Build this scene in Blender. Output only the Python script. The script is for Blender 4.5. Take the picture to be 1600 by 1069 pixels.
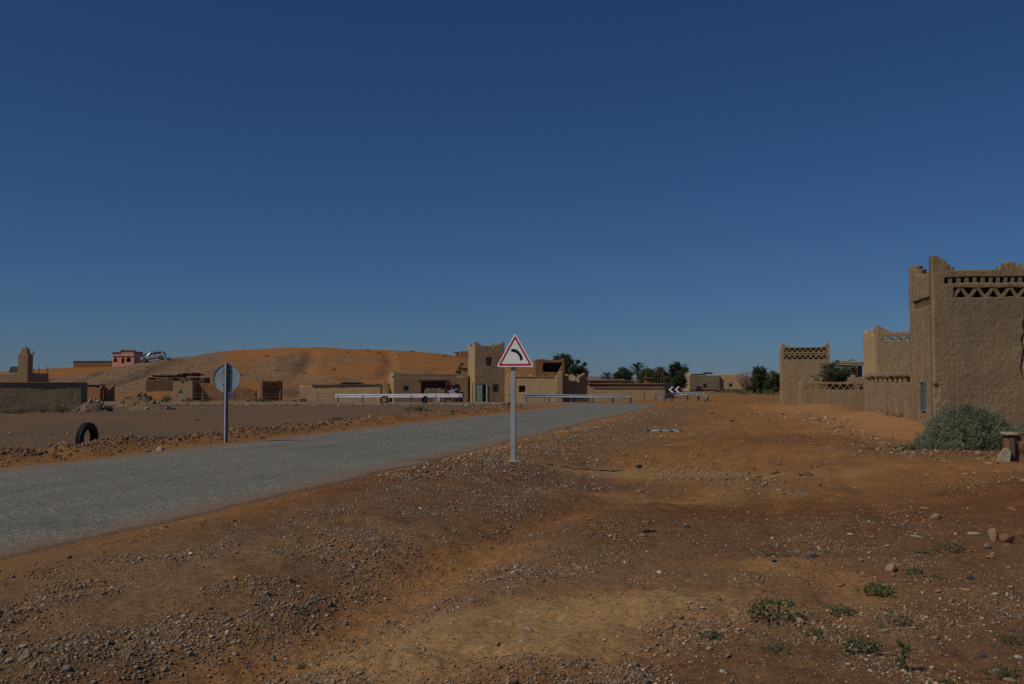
import bpy, bmesh, math, random
import numpy as np
from mathutils import Vector, Matrix

for _o in list(bpy.data.objects):
    bpy.data.objects.remove(_o)
scene = bpy.context.scene
COL = scene.collection
RAD = math.radians
random.seed(11)
RNG = np.random.default_rng(11)

# ------------------------------------------------------------------ camera
FOC = 1556.0                      # focal length in pixels of the 1600 px wide photograph
PITCH = RAD(2.48)
EYE = 1.6
cam_data = bpy.data.cameras.new('camera')
cam_data.sensor_width = 36.0
cam_data.lens = 36.0 * FOC / 1600.0
cam_data.clip_start = 0.1
cam_data.clip_end = 60000.0
cam = bpy.data.objects.new('camera', cam_data)
cam.location = (0, 0, EYE)
cam.rotation_euler = (math.pi / 2 + PITCH, 0, 0)
COL.objects.link(cam)
scene.camera = cam

# ------------------------------------------------------------------ sky and sun
SUN_EL = RAD(47.0)
SUN_BACK = RAD(29.0)              # the sun stands left of the camera and this far behind it
sun_dir = Vector((-math.cos(SUN_BACK) * math.cos(SUN_EL), -math.sin(SUN_BACK) * math.cos(SUN_EL), math.sin(SUN_EL)))
world = bpy.data.worlds.new('World')
scene.world = world
world.use_nodes = True
wn, wl = world.node_tree.nodes, world.node_tree.links
wn.clear()
sky = wn.new('ShaderNodeTexSky')
sky.sky_type = 'NISHITA'
sky.sun_disc = False
sky.sun_elevation = SUN_EL
sky.sun_rotation = math.atan2(sun_dir.x, sun_dir.y)
sky.altitude = 1000.0
sky.air_density = 1.0
sky.dust_density = 0.3
sky.ozone_density = 6.0
tint = wn.new('ShaderNodeMix')
tint.data_type = 'RGBA'; tint.blend_type = 'MULTIPLY'
tint.inputs[0].default_value = 1.0
tint.inputs[7].default_value = (0.76, 1.13, 1.64, 1.0)      # deep, dry desert blue over the whole sky
bgn = wn.new('ShaderNodeBackground')
bgn.inputs['Strength'].default_value = 0.05
wo = wn.new('ShaderNodeOutputWorld')
wl.new(sky.outputs[0], tint.inputs[6])
wl.new(tint.outputs[2], bgn.inputs[0])
wl.new(bgn.outputs[0], wo.inputs[0])
sun_data = bpy.data.lights.new('sun', 'SUN')
sun_data.energy = 5.0
sun_data.angle = RAD(0.53)
sun_data.color = (1.0, 0.92, 0.76)
sun = bpy.data.objects.new('sun', sun_data)
sun.rotation_euler = sun_dir.to_track_quat('Z', 'Y').to_euler()
sun.location = (-20, -8, 30)
COL.objects.link(sun)

vs = scene.view_settings
vs.view_transform = 'Standard'
vs.look = 'None'
vs.exposure = -1.15
vs.gamma = 1.0
vs.use_curve_mapping = False
scene.cycles.sample_clamp_direct = 12.0
scene.cycles.sample_clamp_indirect = 3.0
scene.cycles.use_denoising = False          # keep the grain of gravel and plaster

# ------------------------------------------------------------------ helpers
def sx(px, Y):                    # world x of a photograph column at depth Y
    return (px - 800.0) / FOC * Y * 1.0

def sz(py, Y):                    # world z of a photograph row at depth Y
    v = (534.5 - py) / FOC
    dy = math.cos(PITCH) - v * math.sin(PITCH)
    dz = math.sin(PITCH) + v * math.cos(PITCH)
    return EYE + dz / dy * Y

def gp(px, py, z=0.0):            # ground point seen at a photograph pixel
    v = (534.5 - py) / FOC
    dy = math.cos(PITCH) - v * math.sin(PITCH)
    dz = math.sin(PITCH) + v * math.cos(PITCH)
    t = (z - EYE) / dz
    return ((px - 800.0) / FOC * t, dy * t)

def _hash(ix, iy, seed):
    h = (ix.astype(np.int64) * 374761393 + iy.astype(np.int64) * 668265263 + seed * 974634777) & 0xffffffff
    h = ((h ^ (h >> 13)) * 1274126177) & 0xffffffff
    h = (h ^ (h >> 16)) & 0xffffffff
    return h.astype(np.float64) / 4294967295.0

def vnoise(x, y, seed=0):         # value noise 0..1
    x = np.asarray(x, float); y = np.asarray(y, float)
    ix = np.floor(x); iy = np.floor(y)
    fx = x - ix; fy = y - iy
    fx = fx * fx * (3 - 2 * fx); fy = fy * fy * (3 - 2 * fy)
    a = _hash(ix, iy, seed); b = _hash(ix + 1, iy, seed)
    c = _hash(ix, iy + 1, seed); d = _hash(ix + 1, iy + 1, seed)
    return (a * (1 - fx) + b * fx) * (1 - fy) + (c * (1 - fx) + d * fx) * fy

def fbm(x, y, octaves=4, seed=0, gain=0.5):
    s = 0; amp = 1; tot = 0
    for o in range(octaves):
        s = s + amp * vnoise(np.asarray(x) * 2 ** o + 17.3 * o, np.asarray(y) * 2 ** o - 9.1 * o, seed + o)
        tot += amp; amp *= gain
    return s / tot

def sm(t):
    t = np.clip(t, 0, 1)
    return t * t * (3 - 2 * t)

def tag(o, label=None, cat=None, group=None, kind=None):
    if label: o['label'] = label
    if cat: o['category'] = cat
    if group: o['group'] = group
    if kind: o['kind'] = kind
    return o

def empty(name, loc, rz=0.0, label=None, cat=None, group=None):
    o = bpy.data.objects.new(name, None)
    o.empty_display_size = 0.3
    o.location = loc
    o.rotation_euler = (0, 0, rz)
    COL.objects.link(o)
    return tag(o, label, cat, group)

def link(name, me, m=None, parent=None, loc=(0, 0, 0), rot=(0, 0, 0), scale=(1, 1, 1)):
    o = bpy.data.objects.new(name, me)
    COL.objects.link(o)
    if m is not None and not me.materials:
        me.materials.append(m)
    o.parent = parent
    o.location = loc
    o.rotation_euler = rot
    o.scale = scale
    return o

def mesh_np(name, V, F, smooth=False):
    """V (n,3) array, F (m,k) array of quads or tris."""
    me = bpy.data.meshes.new(name)
    V = np.ascontiguousarray(V, dtype=np.float32); F = np.ascontiguousarray(F, dtype=np.int32)
    k = F.shape[1]
    me.vertices.add(len(V)); me.vertices.foreach_set('co', V.ravel())
    me.loops.add(F.size); me.loops.foreach_set('vertex_index', F.ravel())
    me.polygons.add(len(F))
    me.polygons.foreach_set('loop_start', np.arange(0, F.size, k, dtype=np.int32))
    me.polygons.foreach_set('loop_total', np.full(len(F), k, dtype=np.int32))
    if smooth:
        me.polygons.foreach_set('use_smooth', np.ones(len(F), dtype=bool))
    me.update(calc_edges=True)
    return me

def set_col(me, name, C):         # per-vertex colour attribute, C (n,3) or (n,4)
    C = np.asarray(C, dtype=np.float32)
    if C.shape[1] == 3:
        C = np.hstack([C, np.ones((len(C), 1), np.float32)])
    a = me.color_attributes.new(name, 'FLOAT_COLOR', 'POINT')
    a.data.foreach_set('color', np.ascontiguousarray(C).ravel())

class MB:
    """collects boxes, tubes and prisms into one mesh"""
    def __init__(self):
        self.v = []; self.f = []
    def add(self, V, F):
        n = len(self.v)
        self.v.extend([tuple(p) for p in V]); self.f.extend([tuple(i + n for i in q) for q in F])
        return self
    def box(self, c, s, rot=None, taper=1.0):
        x, y, z = s[0] / 2, s[1] / 2, s[2] / 2
        P = [Vector((i * x * (taper if k > 0 else 1), j * y * (taper if k > 0 else 1), k * z)) for k in (-1, 1) for j in (-1, 1) for i in (-1, 1)]
        if rot is not None:
            M = Matrix.Rotation(rot[2], 3, 'Z') @ Matrix.Rotation(rot[1], 3, 'Y') @ Matrix.Rotation(rot[0], 3, 'X')
            P = [M @ p for p in P]
        P = [p + Vector(c) for p in P]
        return self.add(P, [(0, 2, 3, 1), (4, 5, 7, 6), (0, 1, 5, 4), (2, 6, 7, 3), (0, 4, 6, 2), (1, 3, 7, 5)])
    def tube(self, pts, rad, seg=8, cap=True):
        pts = [Vector(p) for p in pts]
        if not hasattr(rad, '__len__'): rad = [rad] * len(pts)
        V = []; F = []
        for i, p in enumerate(pts):
            d = (pts[min(i + 1, len(pts) - 1)] - pts[max(i - 1, 0)]).normalized()
            u = d.cross(Vector((0, 0, 1)) if abs(d.z) < 0.9 else Vector((1, 0, 0))).normalized()
            w = d.cross(u)
            for k in range(seg):
                a = 2 * math.pi * k / seg
                V.append(p + (u * math.cos(a) + w * math.sin(a)) * rad[i])
        for i in range(len(pts) - 1):
            for k in range(seg):
                k2 = (k + 1) % seg
                F.append((i * seg + k, i * seg + k2, (i + 1) * seg + k2, (i + 1) * seg + k))
        if cap:
            F.append(tuple(range(seg))[::-1]); F.append(tuple((len(pts) - 1) * seg + k for k in range(seg)))
        return self.add(V, F)
    def prism(self, poly, y0, y1):
        """poly in (x,z), extruded along y"""
        n = len(poly)
        V = [(p[0], y0, p[1]) for p in poly] + [(p[0], y1, p[1]) for p in poly]
        F = [tuple(range(n)), tuple(range(2 * n - 1, n - 1, -1))]
        for i in range(n):
            j = (i + 1) % n
            F.append((i, i + n, j + n, j))
        return self.add(V, F)
    def lathe(self, prof, seg=32, axis='z'):
        V = []; F = []; n = len(prof)
        for k in range(seg):
            a = 2 * math.pi * k / seg
            for r, h in prof:
                p = (r * math.cos(a), r * math.sin(a), h)
                if axis == 'y': p = (p[0], p[2], p[1])
                V.append(p)
        for k in range(seg):
            k2 = (k + 1) % seg
            for i in range(n - 1):
                F.append((k * n + i, k2 * n + i, k2 * n + i + 1, k * n + i + 1))
        return self.add(V, F)
    def mesh(self, name, smooth=False, fix=True):
        me = bpy.data.meshes.new(name)
        me.from_pydata([tuple(p) for p in self.v], [], self.f)
        if fix:
            bm = bmesh.new(); bm.from_mesh(me)
            bmesh.ops.recalc_face_normals(bm, faces=bm.faces[:])
            bm.to_mesh(me); bm.free()
        if smooth:
            for p in me.polygons: p.use_smooth = True
        return me
    def build(self, name, m, parent=None, loc=(0, 0, 0), rot=(0, 0, 0), smooth=False, bevel=0.0):
        o = link(name, self.mesh(name, smooth), m, parent, loc, rot)
        if bevel:
            b = o.modifiers.new('bevel', 'BEVEL'); b.width = bevel; b.segments = 2; b.limit_method = 'ANGLE'
        return o

def copy_tree(o, parent=None):
    c = o.copy(); COL.objects.link(c)
    if parent is not None: c.parent = parent
    for ch in list(o.children):
        copy_tree(ch, c)
    return c

# ------------------------------------------------------------------ materials
def rgb(c): return (c[0], c[1], c[2], 1.0)

class NT:
    def __init__(self, name):
        self.m = bpy.data.materials.new(name); self.m.use_nodes = True
        self.n = self.m.node_tree.nodes; self.l = self.m.node_tree.links
        self.n.clear()
        self.out = self.n.new('ShaderNodeOutputMaterial')
        self.p = self.n.new('ShaderNodeBsdfPrincipled')
        self.l.new(self.p.outputs[0], self.out.inputs[0])
        self.tc = self.n.new('ShaderNodeTexCoord')
    def vec(self, kind='Object', scale=(1, 1, 1)):
        if kind == 'World':
            g = self.n.new('ShaderNodeNewGeometry'); s = g.outputs['Position']
        else:
            s = self.tc.outputs[kind]
        mp = self.n.new('ShaderNodeMapping'); mp.inputs['Scale'].default_value = scale
        self.l.new(s, mp.inputs[0]); return mp.outputs[0]
    def noise(self, v, scale, detail=4, rough=0.55, dist=0.0):
        t = self.n.new('ShaderNodeTexNoise'); t.inputs['Scale'].default_value = scale
        t.inputs['Detail'].default_value = detail; t.inputs['Roughness'].default_value = rough
        t.inputs['Distortion'].default_value = dist
        self.l.new(v, t.inputs['Vector']); return t.outputs[0]
    def voro(self, v, scale, out='Distance', rnd=1.0):
        t = self.n.new('ShaderNodeTexVoronoi'); t.inputs['Scale'].default_value = scale
        t.inputs['Randomness'].default_value = rnd
        self.l.new(v, t.inputs['Vector']); return t.outputs[out]
    def ramp(self, f, lo, hi, a=0.0, b=1.0):
        t = self.n.new('ShaderNodeMapRange'); t.inputs[1].default_value = lo; t.inputs[2].default_value = hi
        t.inputs[3].default_value = a; t.inputs[4].default_value = b; t.interpolation_type = 'SMOOTHSTEP'
        self.l.new(f, t.inputs[0]); return t.outputs[0]
    def math(self, op, a, b=None, clamp=False):
        t = self.n.new('ShaderNodeMath'); t.operation = op; t.use_clamp = clamp
        for i, q in enumerate((a, b)):
            if q is None: continue
            if isinstance(q, (int, float)): t.inputs[i].default_value = q
            else: self.l.new(q, t.inputs[i])
        return t.outputs[0]
    def mix(self, f, a, b, mode='MIX'):
        t = self.n.new('ShaderNodeMix'); t.data_type = 'RGBA'; t.blend_type = mode
        if isinstance(f, (int, float)): t.inputs[0].default_value = f
        else: self.l.new(f, t.inputs[0])
        for i, q in ((6, a), (7, b)):
            if isinstance(q, tuple): t.inputs[i].default_value = rgb(q)
            else: self.l.new(q, t.inputs[i])
        return t.outputs[2]
    def attr(self, name):
        t = self.n.new('ShaderNodeAttribute'); t.attribute_name = name; return t
    def sep(self, c):
        t = self.n.new('ShaderNodeSeparateColor'); self.l.new(c, t.inputs[0]); return t.outputs
    def bump(self, h, strength, dist=0.02, chain=None):
        t = self.n.new('ShaderNodeBump'); t.inputs['Strength'].default_value = strength
        t.inputs['Distance'].default_value = dist
        self.l.new(h, t.inputs['Height'])
        if chain is not None: self.l.new(chain, t.inputs['Normal'])
        return t.outputs[0]
    def done(self, color, rough=0.9, normal=None, metal=0.0, spec=0.3):
        if isinstance(color, tuple): self.p.inputs['Base Color'].default_value = rgb(color)
        else: self.l.new(color, self.p.inputs['Base Color'])
        if isinstance(rough, (int, float)): self.p.inputs['Roughness'].default_value = rough
        else: self.l.new(rough, self.p.inputs['Roughness'])
        self.p.inputs['Metallic'].default_value = metal
        self.p.inputs['Specular IOR Level'].default_value = spec
        if normal is not None: self.l.new(normal, self.p.inputs['Normal'])
        return self.m

def plain(name, c, rough=0.6, metal=0.0, var=0.15, scale=6.0, bump=0.0, bscale=60, spec=0.3, kind='Object'):
    t = NT(name); v = t.vec(kind)
    n = t.noise(v, scale, 5, 0.6)
    f = t.ramp(n, 0.3, 0.7)
    c1 = tuple(k * (1 - var) for k in c); c2 = tuple(min(1, k * (1 + var)) for k in c)
    colr = t.mix(f, c1, c2)
    nm = t.bump(t.noise(v, bscale, 3), bump, 0.01) if bump else None
    return t.done(colr, rough, nm, metal, spec)

def adobe(name, c, c2, streak=0.5, bump=0.6, fine=45.0, kind='Object', stain=(0.22, 0.12, 0.06), relief=0.03):
    """mud plaster with straw grain, vertical streaks and reddish worn patches"""
    t = NT(name); v = t.vec(kind)
    big = t.noise(v, 0.55, 5, 0.6)
    colr = t.mix(t.ramp(big, 0.32, 0.68), c, c2)
    vs_ = t.vec(kind, (9.0, 9.0, 0.35))
    st = t.noise(vs_, 1.3, 4, 0.65)
    k = t.ramp(st, 0.35, 0.75, 1.0 - 0.28 * streak, 1.0 + 0.22 * streak)
    kk = t.n.new('ShaderNodeCombineColor')
    for i in range(3): t.l.new(k, kk.inputs[i])
    colr = t.mix(1.0, colr, kk.outputs[0], 'MULTIPLY')
    pat = t.noise(v, 1.1, 6, 0.62, 0.4)
    colr = t.mix(t.ramp(pat, 0.62, 0.78, 0.0, 0.55), colr, stain)
    fn = t.noise(t.vec(kind, (1.0, 1.0, 0.6)), fine, 4, 0.7)
    sp = t.ramp(fn, 0.3, 0.72, 0.72, 1.25)
    kk2 = t.n.new('ShaderNodeCombineColor')
    for i in range(3): t.l.new(sp, kk2.inputs[i])
    colr = t.mix(1.0, colr, kk2.outputs[0], 'MULTIPLY')
    b1 = t.bump(fn, bump, relief)
    b2 = t.bump(t.noise(v, fine * 0.3, 4, 0.6), bump * 0.2, relief * 2.0, b1)
    b3 = t.bump(st, 0.5 * streak, 0.04, b2)
    return t.done(colr, 0.95, b3, 0, 0.1)

M = {}
M['fort'] = adobe('adobe_fort', (0.325, 0.24, 0.145), (0.235, 0.174, 0.11), 0.4, 1.0, 19.0, relief=0.03)
M['fort_side'] = adobe('adobe_fort_side', (0.33, 0.235, 0.14), (0.29, 0.205, 0.125), 1.0, 1.0, 17.0, stain=(0.27, 0.14, 0.065), relief=0.03)
M['adobe_pale'] = adobe('adobe_pale', (0.38, 0.285, 0.16), (0.34, 0.26, 0.15), 0.35, 0.5, 12.0)
M['adobe_tan'] = adobe('adobe_tan', (0.35, 0.255, 0.145), (0.31, 0.22, 0.125), 0.4, 0.5, 14.0)
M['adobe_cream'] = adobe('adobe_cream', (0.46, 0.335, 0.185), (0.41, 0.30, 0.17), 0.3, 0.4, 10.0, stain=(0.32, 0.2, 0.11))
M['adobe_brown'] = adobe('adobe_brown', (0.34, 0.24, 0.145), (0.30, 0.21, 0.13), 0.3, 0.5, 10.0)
M['adobe_red'] = adobe('adobe_red', (0.30, 0.155, 0.075), (0.25, 0.13, 0.07), 0.3, 0.7, 9.0, stain=(0.3, 0.14, 0.06))
M['adobe_grey'] = adobe('adobe_grey', (0.27, 0.21, 0.14), (0.24, 0.19, 0.125), 0.3, 0.5, 10.0, stain=(0.2, 0.15, 0.1))
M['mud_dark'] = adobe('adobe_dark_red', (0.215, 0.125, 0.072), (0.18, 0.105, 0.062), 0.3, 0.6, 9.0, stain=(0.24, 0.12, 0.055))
M['mound_soil'] = adobe('mound_soil', (0.20, 0.13, 0.078), (0.165, 0.112, 0.072), 0.0, 0.8, 8.0, stain=(0.22, 0.11, 0.055))
M['mound_grey'] = adobe('mound_grey', (0.155, 0.115, 0.08), (0.12, 0.092, 0.068), 0.0, 0.9, 8.0, stain=(0.2, 0.12, 0.07))
M['pink'] = plain('pink_paint', (0.60, 0.30, 0.22), 0.85, var=0.12, scale=0.8)
M['oxblood'] = plain('oxblood_trim', (0.12, 0.02, 0.02), 0.7)
M['void_shade'] = plain('painted_interior_shade', (0.02, 0.016, 0.013), 0.95)  # near black painted in for the shade inside openings
M['galv'] = plain('galvanised_steel', (0.20, 0.235, 0.265), 0.5, 0.3, var=0.12, scale=9, bump=0.05, bscale=90)
M['galv_dark'] = plain('dull_steel', (0.16, 0.18, 0.2), 0.5, 0.7, var=0.2, scale=9)
M['post_grey'] = plain('painted_grey_steel', (0.35, 0.375, 0.40), 0.5, 0.1, var=0.1, scale=5, bump=0.05)
M['post_bright'] = plain('lit_stripe_zinc', (0.50, 0.52, 0.53), 0.45, 0.1, var=0.12, scale=7)  # bright tone stands for the light stripe on the round sign's post
M['sign_white'] = plain('sign_white', (0.82, 0.83, 0.85), 0.4, var=0.03, scale=3)
M['sign_red'] = plain('sign_red', (0.42, 0.012, 0.03), 0.4, var=0.06, scale=4)
M['sign_black'] = plain('sign_black', (0.008, 0.009, 0.012), 0.4, var=0.1)
M['sign_back'] = plain('sign_back_aluminium', (0.31, 0.38, 0.42), 0.42, 0.2, var=0.14, scale=2.5)
M['rubber'] = plain('tyre_rubber', (0.018, 0.018, 0.02), 0.75, var=0.35, scale=14, bump=0.2, bscale=50, spec=0.4)
M['rail_white'] = plain('white_guardrail_paint', (0.88, 0.89, 0.90), 0.4, 0.0, var=0.06, scale=1.5)
M['green_door'] = plain('green_door_paint', (0.22, 0.42, 0.27), 0.6, var=0.15, scale=5)
M['blue_frame'] = plain('blue_grey_paint', (0.13, 0.17, 0.19), 0.6, var=0.15)
M['glass'] = plain('dark_window_glass', (0.016, 0.02, 0.022), 0.7, spec=0.2)
M['iron'] = plain('window_iron', (0.13, 0.14, 0.13), 0.6, 0.3)
M['wood'] = plain('weathered_wood', (0.12, 0.085, 0.055), 0.85, var=0.3, scale=8, bump=0.3)
M['pole_wood'] = plain('bleached_pole', (0.36, 0.29, 0.2), 0.85, var=0.2)
M['brush'] = plain('dry_brush', (0.05, 0.043, 0.038), 0.95, var=0.5, scale=4, bump=0.6, bscale=15)
M['tarp'] = plain('black_tarp', (0.022, 0.02, 0.022), 0.6, var=0.4, scale=3)
M['solar'] = plain('solar_panel_glass', (0.008, 0.011, 0.022), 0.6, spec=0.15)
M['blue_sheet'] = plain('blue_sheet', (0.05, 0.08, 0.16), 0.6)
M['red_cloth'] = plain('red_cloth', (0.12, 0.022, 0.03), 0.9, var=0.25)
M['dark_red'] = plain('dark_red_metal', (0.045, 0.012, 0.011), 0.6, var=0.3, scale=5)
M['concrete'] = plain('concrete', (0.34, 0.29, 0.22), 0.9, var=0.2, scale=7, bump=0.4, bscale=40)
M['plastic_grey'] = plain('grey_plastic', (0.30, 0.31, 0.33), 0.5, var=0.35, scale=12)
M['plastic_white'] = plain('white_plastic', (0.50, 0.51, 0.53), 0.5, var=0.15, scale=9)
M['trunk'] = plain('bark', (0.13, 0.095, 0.07), 0.9, var=0.3, scale=12, bump=0.5, bscale=25)
M['dry_twig'] = plain('dry_twig', (0.30, 0.21, 0.16), 0.9, var=0.25, scale=8)
M['silver'] = plain('silver_car_paint', (0.55, 0.57, 0.59), 0.28, 0.5, var=0.03, spec=0.5)
M['car_black'] = plain('car_black_trim', (0.015, 0.016, 0.018), 0.5)
M['lamp'] = plain('lamp_glass', (0.5, 0.52, 0.54), 0.15, spec=0.6)
M['tail'] = plain('tail_lamp', (0.3, 0.01, 0.01), 0.25, spec=0.6)

def foliage(name, c, trans=0.25):
    t = NT(name)
    a = t.attr('tint')
    colr = t.mix(1.0, a.outputs['Color'], c, 'MULTIPLY')
    t.done(colr, 0.75, None, 0, 0.2)
    tr = t.n.new('ShaderNodeBsdfTranslucent'); t.l.new(colr, tr.inputs[0])
    mx = t.n.new('ShaderNodeMixShader'); mx.inputs[0].default_value = trans
    t.l.new(t.p.outputs[0], mx.inputs[1]); t.l.new(tr.outputs[0], mx.inputs[2])
    t.l.new(mx.outputs[0], t.out.inputs[0])
    return t.m
M['leaf_dark'] = foliage('foliage_dark', (0.060, 0.082, 0.036))
M['leaf_mid'] = foliage('foliage_mid', (0.082, 0.105, 0.045))
M['leaf_olive'] = foliage('foliage_olive', (0.12, 0.122, 0.055))
M['leaf_bush'] = foliage('foliage_grey_green', (0.235, 0.26, 0.19))
M['leaf_weed'] = foliage('foliage_weed', (0.13, 0.155, 0.075))
M['leaf_green'] = foliage('foliage_fresh', (0.12, 0.17, 0.06))
M['leaf_palm'] = foliage('foliage_palm', (0.065, 0.078, 0.045), 0.15)
M['leaf_palm_pale'] = foliage('foliage_palm_pale', (0.20, 0.225, 0.135), 0.15)

def stone_mat():
    t = NT('stone_mixed'); a = t.attr('tint')
    v = t.vec('World')
    n = t.noise(v, 60, 3)
    k = t.ramp(n, 0.3, 0.7, 0.75, 1.2)
    kk = t.n.new('ShaderNodeCombineColor')
    for i in range(3): t.l.new(k, kk.inputs[i])
    return t.done(t.mix(1.0, a.outputs['Color'], kk.outputs[0], 'MULTIPLY'), 0.85, t.bump(n, 0.4, 0.004), 0, 0.2)
M['gravel'] = stone_mat()
for nm, c in (('pale', (0.42, 0.34, 0.26)), ('pink', (0.40, 0.25, 0.19)), ('grey', (0.22, 0.19, 0.165)), ('dark', (0.075, 0.07, 0.07)),
              ('slate', (0.07, 0.08, 0.10)), ('ochre', (0.38, 0.22, 0.09)), ('clay', (0.24, 0.12, 0.06)), ('white', (0.55, 0.50, 0.44)), ('tan', (0.32, 0.22, 0.13))):
    M['st_' + nm] = plain('stone_' + nm, c, 0.88, var=0.28, scale=18, bump=0.6, bscale=70, spec=0.2)

# ------------------------------------------------------------------ terrain
RSL = 0.235                                   # the road runs this far right per metre ahead
RN = math.hypot(1, RSL)
ARC_Y = 78.0
RC = 8.0                                      # centre-line radius of the bend
hx, hy = RSL / RN, 1 / RN
cstart = (RSL * (ARC_Y - 28.3) - 3.7, ARC_Y)
ARC_C = (cstart[0] - hy * RC, cstart[1] + hx * RC)
FAR_Y = ARC_C[1] + RC                          # the road then runs left along this line
HALF = 3.6

def road_s(x, y):
    """signed distance to the road centre line (positive = right / outer side)"""
    x = np.asarray(x, float); y = np.asarray(y, float)
    d1 = ((x - (RSL * (y - 28.3) - 3.7)) / RN)
    d3 = y - FAR_Y
    dx = x - ARC_C[0]; dy = y - ARC_C[1]
    d2 = np.hypot(dx, dy) - RC
    along = (x - cstart[0]) * hx + (y - cstart[1]) * hy
    r = np.where(along < 0, d1, np.where(dx < 0, d3, d2))
    # left of the bend the far leg also counts for points ahead of the straight leg
    r = np.where((along < 0) & (np.abs(d3) < np.abs(d1)) & (dx < 0), d3, r)
    return r

CHAN = [(-2.3, 4.6), (-1.72, 5.7), (-1.15, 7.1), (-0.86, 8.3), (-0.35, 10.0), (0.5, 12.6), (1.8, 15.0), (3.4, 17.6)]
def poly_d(x, y, pts):
    best = np.full(np.shape(x), 99.0)
    for (a, b), (c, d) in zip(pts[:-1], pts[1:]):
        t = np.clip(((x - a) * (c - a) + (y - b) * (d - b)) / ((c - a) ** 2 + (d - b) ** 2), 0, 1)
        best = np.minimum(best, np.hypot(x - a - t * (c - a), y - b - t * (d - b)))
    return best
def chan_d(x, y):                              # the sandy runnel in the foreground
    return poly_d(x + 0.25 * (vnoise(y / 1.1, y * 0, 7) - 0.5), y, CHAN)
RUT1 = [(2.2, 6.0), (3.0, 11.0), (4.6, 18.0), (7.0, 28.0), (10.2, 45.0), (14.5, 70.0)]
def rut_d(x, y):                               # two old wheel tracks leading to the gap before the tower
    w = 0.35 * (vnoise(y / 4.0, y * 0, 8) - 0.5)
    return np.minimum(poly_d(x + w, y, RUT1), poly_d(x - 1.6 + w, y, RUT1))

def G(x, y):
    x = np.asarray(x, float); y = np.asarray(y, float)
    s = road_s(x, y)
    off = np.abs(s) - HALF
    wild = sm(off / 1.2)
    z = 0.10 * (fbm(x / 3.1, y / 3.1, 3, 3) - 0.5) * wild
    near = 1 - sm((np.hypot(x, y) - 30) / 25)
    z = z + 0.055 * (fbm(x / 0.75, y / 0.75, 3, 9) - 0.5) * wild * near
    z = z + 0.030 * (vnoise(x / 0.16, y / 0.16, 12) - 0.5) * wild * near + 0.014 * (vnoise(x / 0.055, y / 0.055, 14) - 0.5) * wild * near
    # ground climbs gently to the right behind the walls
    z = z + sm((y - 30) / 40) * sm((x - 9) / 9) * 0.25 + sm((y - 75) / 75) * sm((x - 12) / 14) * 0.45
    z = z - 0.15 * sm((y - 92) / 12) * (1 - sm((x - 8) / 8))
    # gravel shoulder beside the road, the hollow right of the sign and the one in the foreground
    z = z + 0.07 * sm(off / 0.6) * (1 - sm((off - 2.0) / 1.2)) * (s > 0) * (1 - sm((y - 60) / 10))
    z = z - 0.24 * sm(1.3 - ((x - 4.2) / 4.0) ** 2 - ((y - 18.4) / 6.5) ** 2)
    z = z - 0.07 * sm(1 - ((x + 0.5) / 1.5) ** 2 - ((y - 7.6) / 2.4) ** 2)
    cd = chan_d(x, y)
    z = z - 0.13 * np.exp(-(cd / 0.42) ** 2) + 0.02 * np.exp(-((cd - 0.85) / 0.3) ** 2)
    z = z - 0.045 * np.exp(-(rut_d(x, y) / 0.22) ** 2)
    # broken clod ridges beside the tracks
    rg_ = np.clip(fbm(x / 1.3, y / 0.8, 4, 205) - 0.56, 0, 1) * (s > 0) * wild * near
    z = z + 0.34 * rg_
    z = z - 0.08 * sm(1 - ((x + 1.2) / 1.2) ** 2 - ((y - 5.2) / 1.4) ** 2)
    # rocky berm on the left edge
    ol = -s - HALF
    bm_ = np.exp(-((ol - 1.5) / 0.75) ** 2) * sm((y - 4) / 5) * (1 - sm((y - 66) / 8)) * (s < 0)
    z = z + bm_ * (0.10 + 0.26 * fbm(x / 0.9, y / 0.9, 3, 21))
    # sand drifted against the right-hand wall
    wd = (x - (14.05 + 0.13 * (y - 33.0)))
    dr = np.exp(-((wd + 0.2) / 1.5) ** 2) * sm((y - 32.0) / 5) * (1 - sm((y - 43) / 5))
    z = z + 0.38 * dr * (0.8 + 0.4 * vnoise(x / 1.5, y / 1.5, 31))
    d2 = np.exp(-((x - 17.6) / 2.2) ** 2 - ((y - 57) / 2.6) ** 2)
    z = z + 0.35 * d2
    return z

def gz(x, y):
    return float(G(np.array([x]), np.array([y]))[0])

# polar sheet, fine in front of the camera and out to the horizon
ang = np.concatenate([np.radians(np.linspace(-180, -37, 40))[:-1], np.radians(np.linspace(-37, 37, 430)), np.radians(np.linspace(37, 180, 40))[1:]])
rad_ = np.concatenate([[0.05, 0.8, 1.6, 2.4], np.exp(np.linspace(math.log(3.2), math.log(45), 440)), np.exp(np.linspace(math.log(45.6), math.log(300), 130)), np.exp(np.linspace(math.log(310), math.log(12000), 36))])
RR, AA = np.meshgrid(rad_, ang, indexing='ij')
GX = RR * np.sin(AA); GY = RR * np.cos(AA)
GZ = G(GX, GY)
GZ = np.where(RR > 300, np.minimum(GZ, 0.7), GZ)
nr, na = GX.shape
idx = np.arange(nr * na).reshape(nr, na)
F = np.stack([idx[:-1, :-1], idx[:-1, 1:], idx[1:, 1:], idx[1:, :-1]], -1).reshape(-1, 4)[:, ::-1]
gme = mesh_np('ground', np.stack([GX, GY, GZ], -1).reshape(-1, 3), F, True)

def ell(x, y, cx, cy, rx, ry, soft=0.6):
    return sm((1 + soft - np.sqrt(((x - cx) / rx) ** 2 + ((y - cy) / ry) ** 2)) / (2 * soft))

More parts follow.
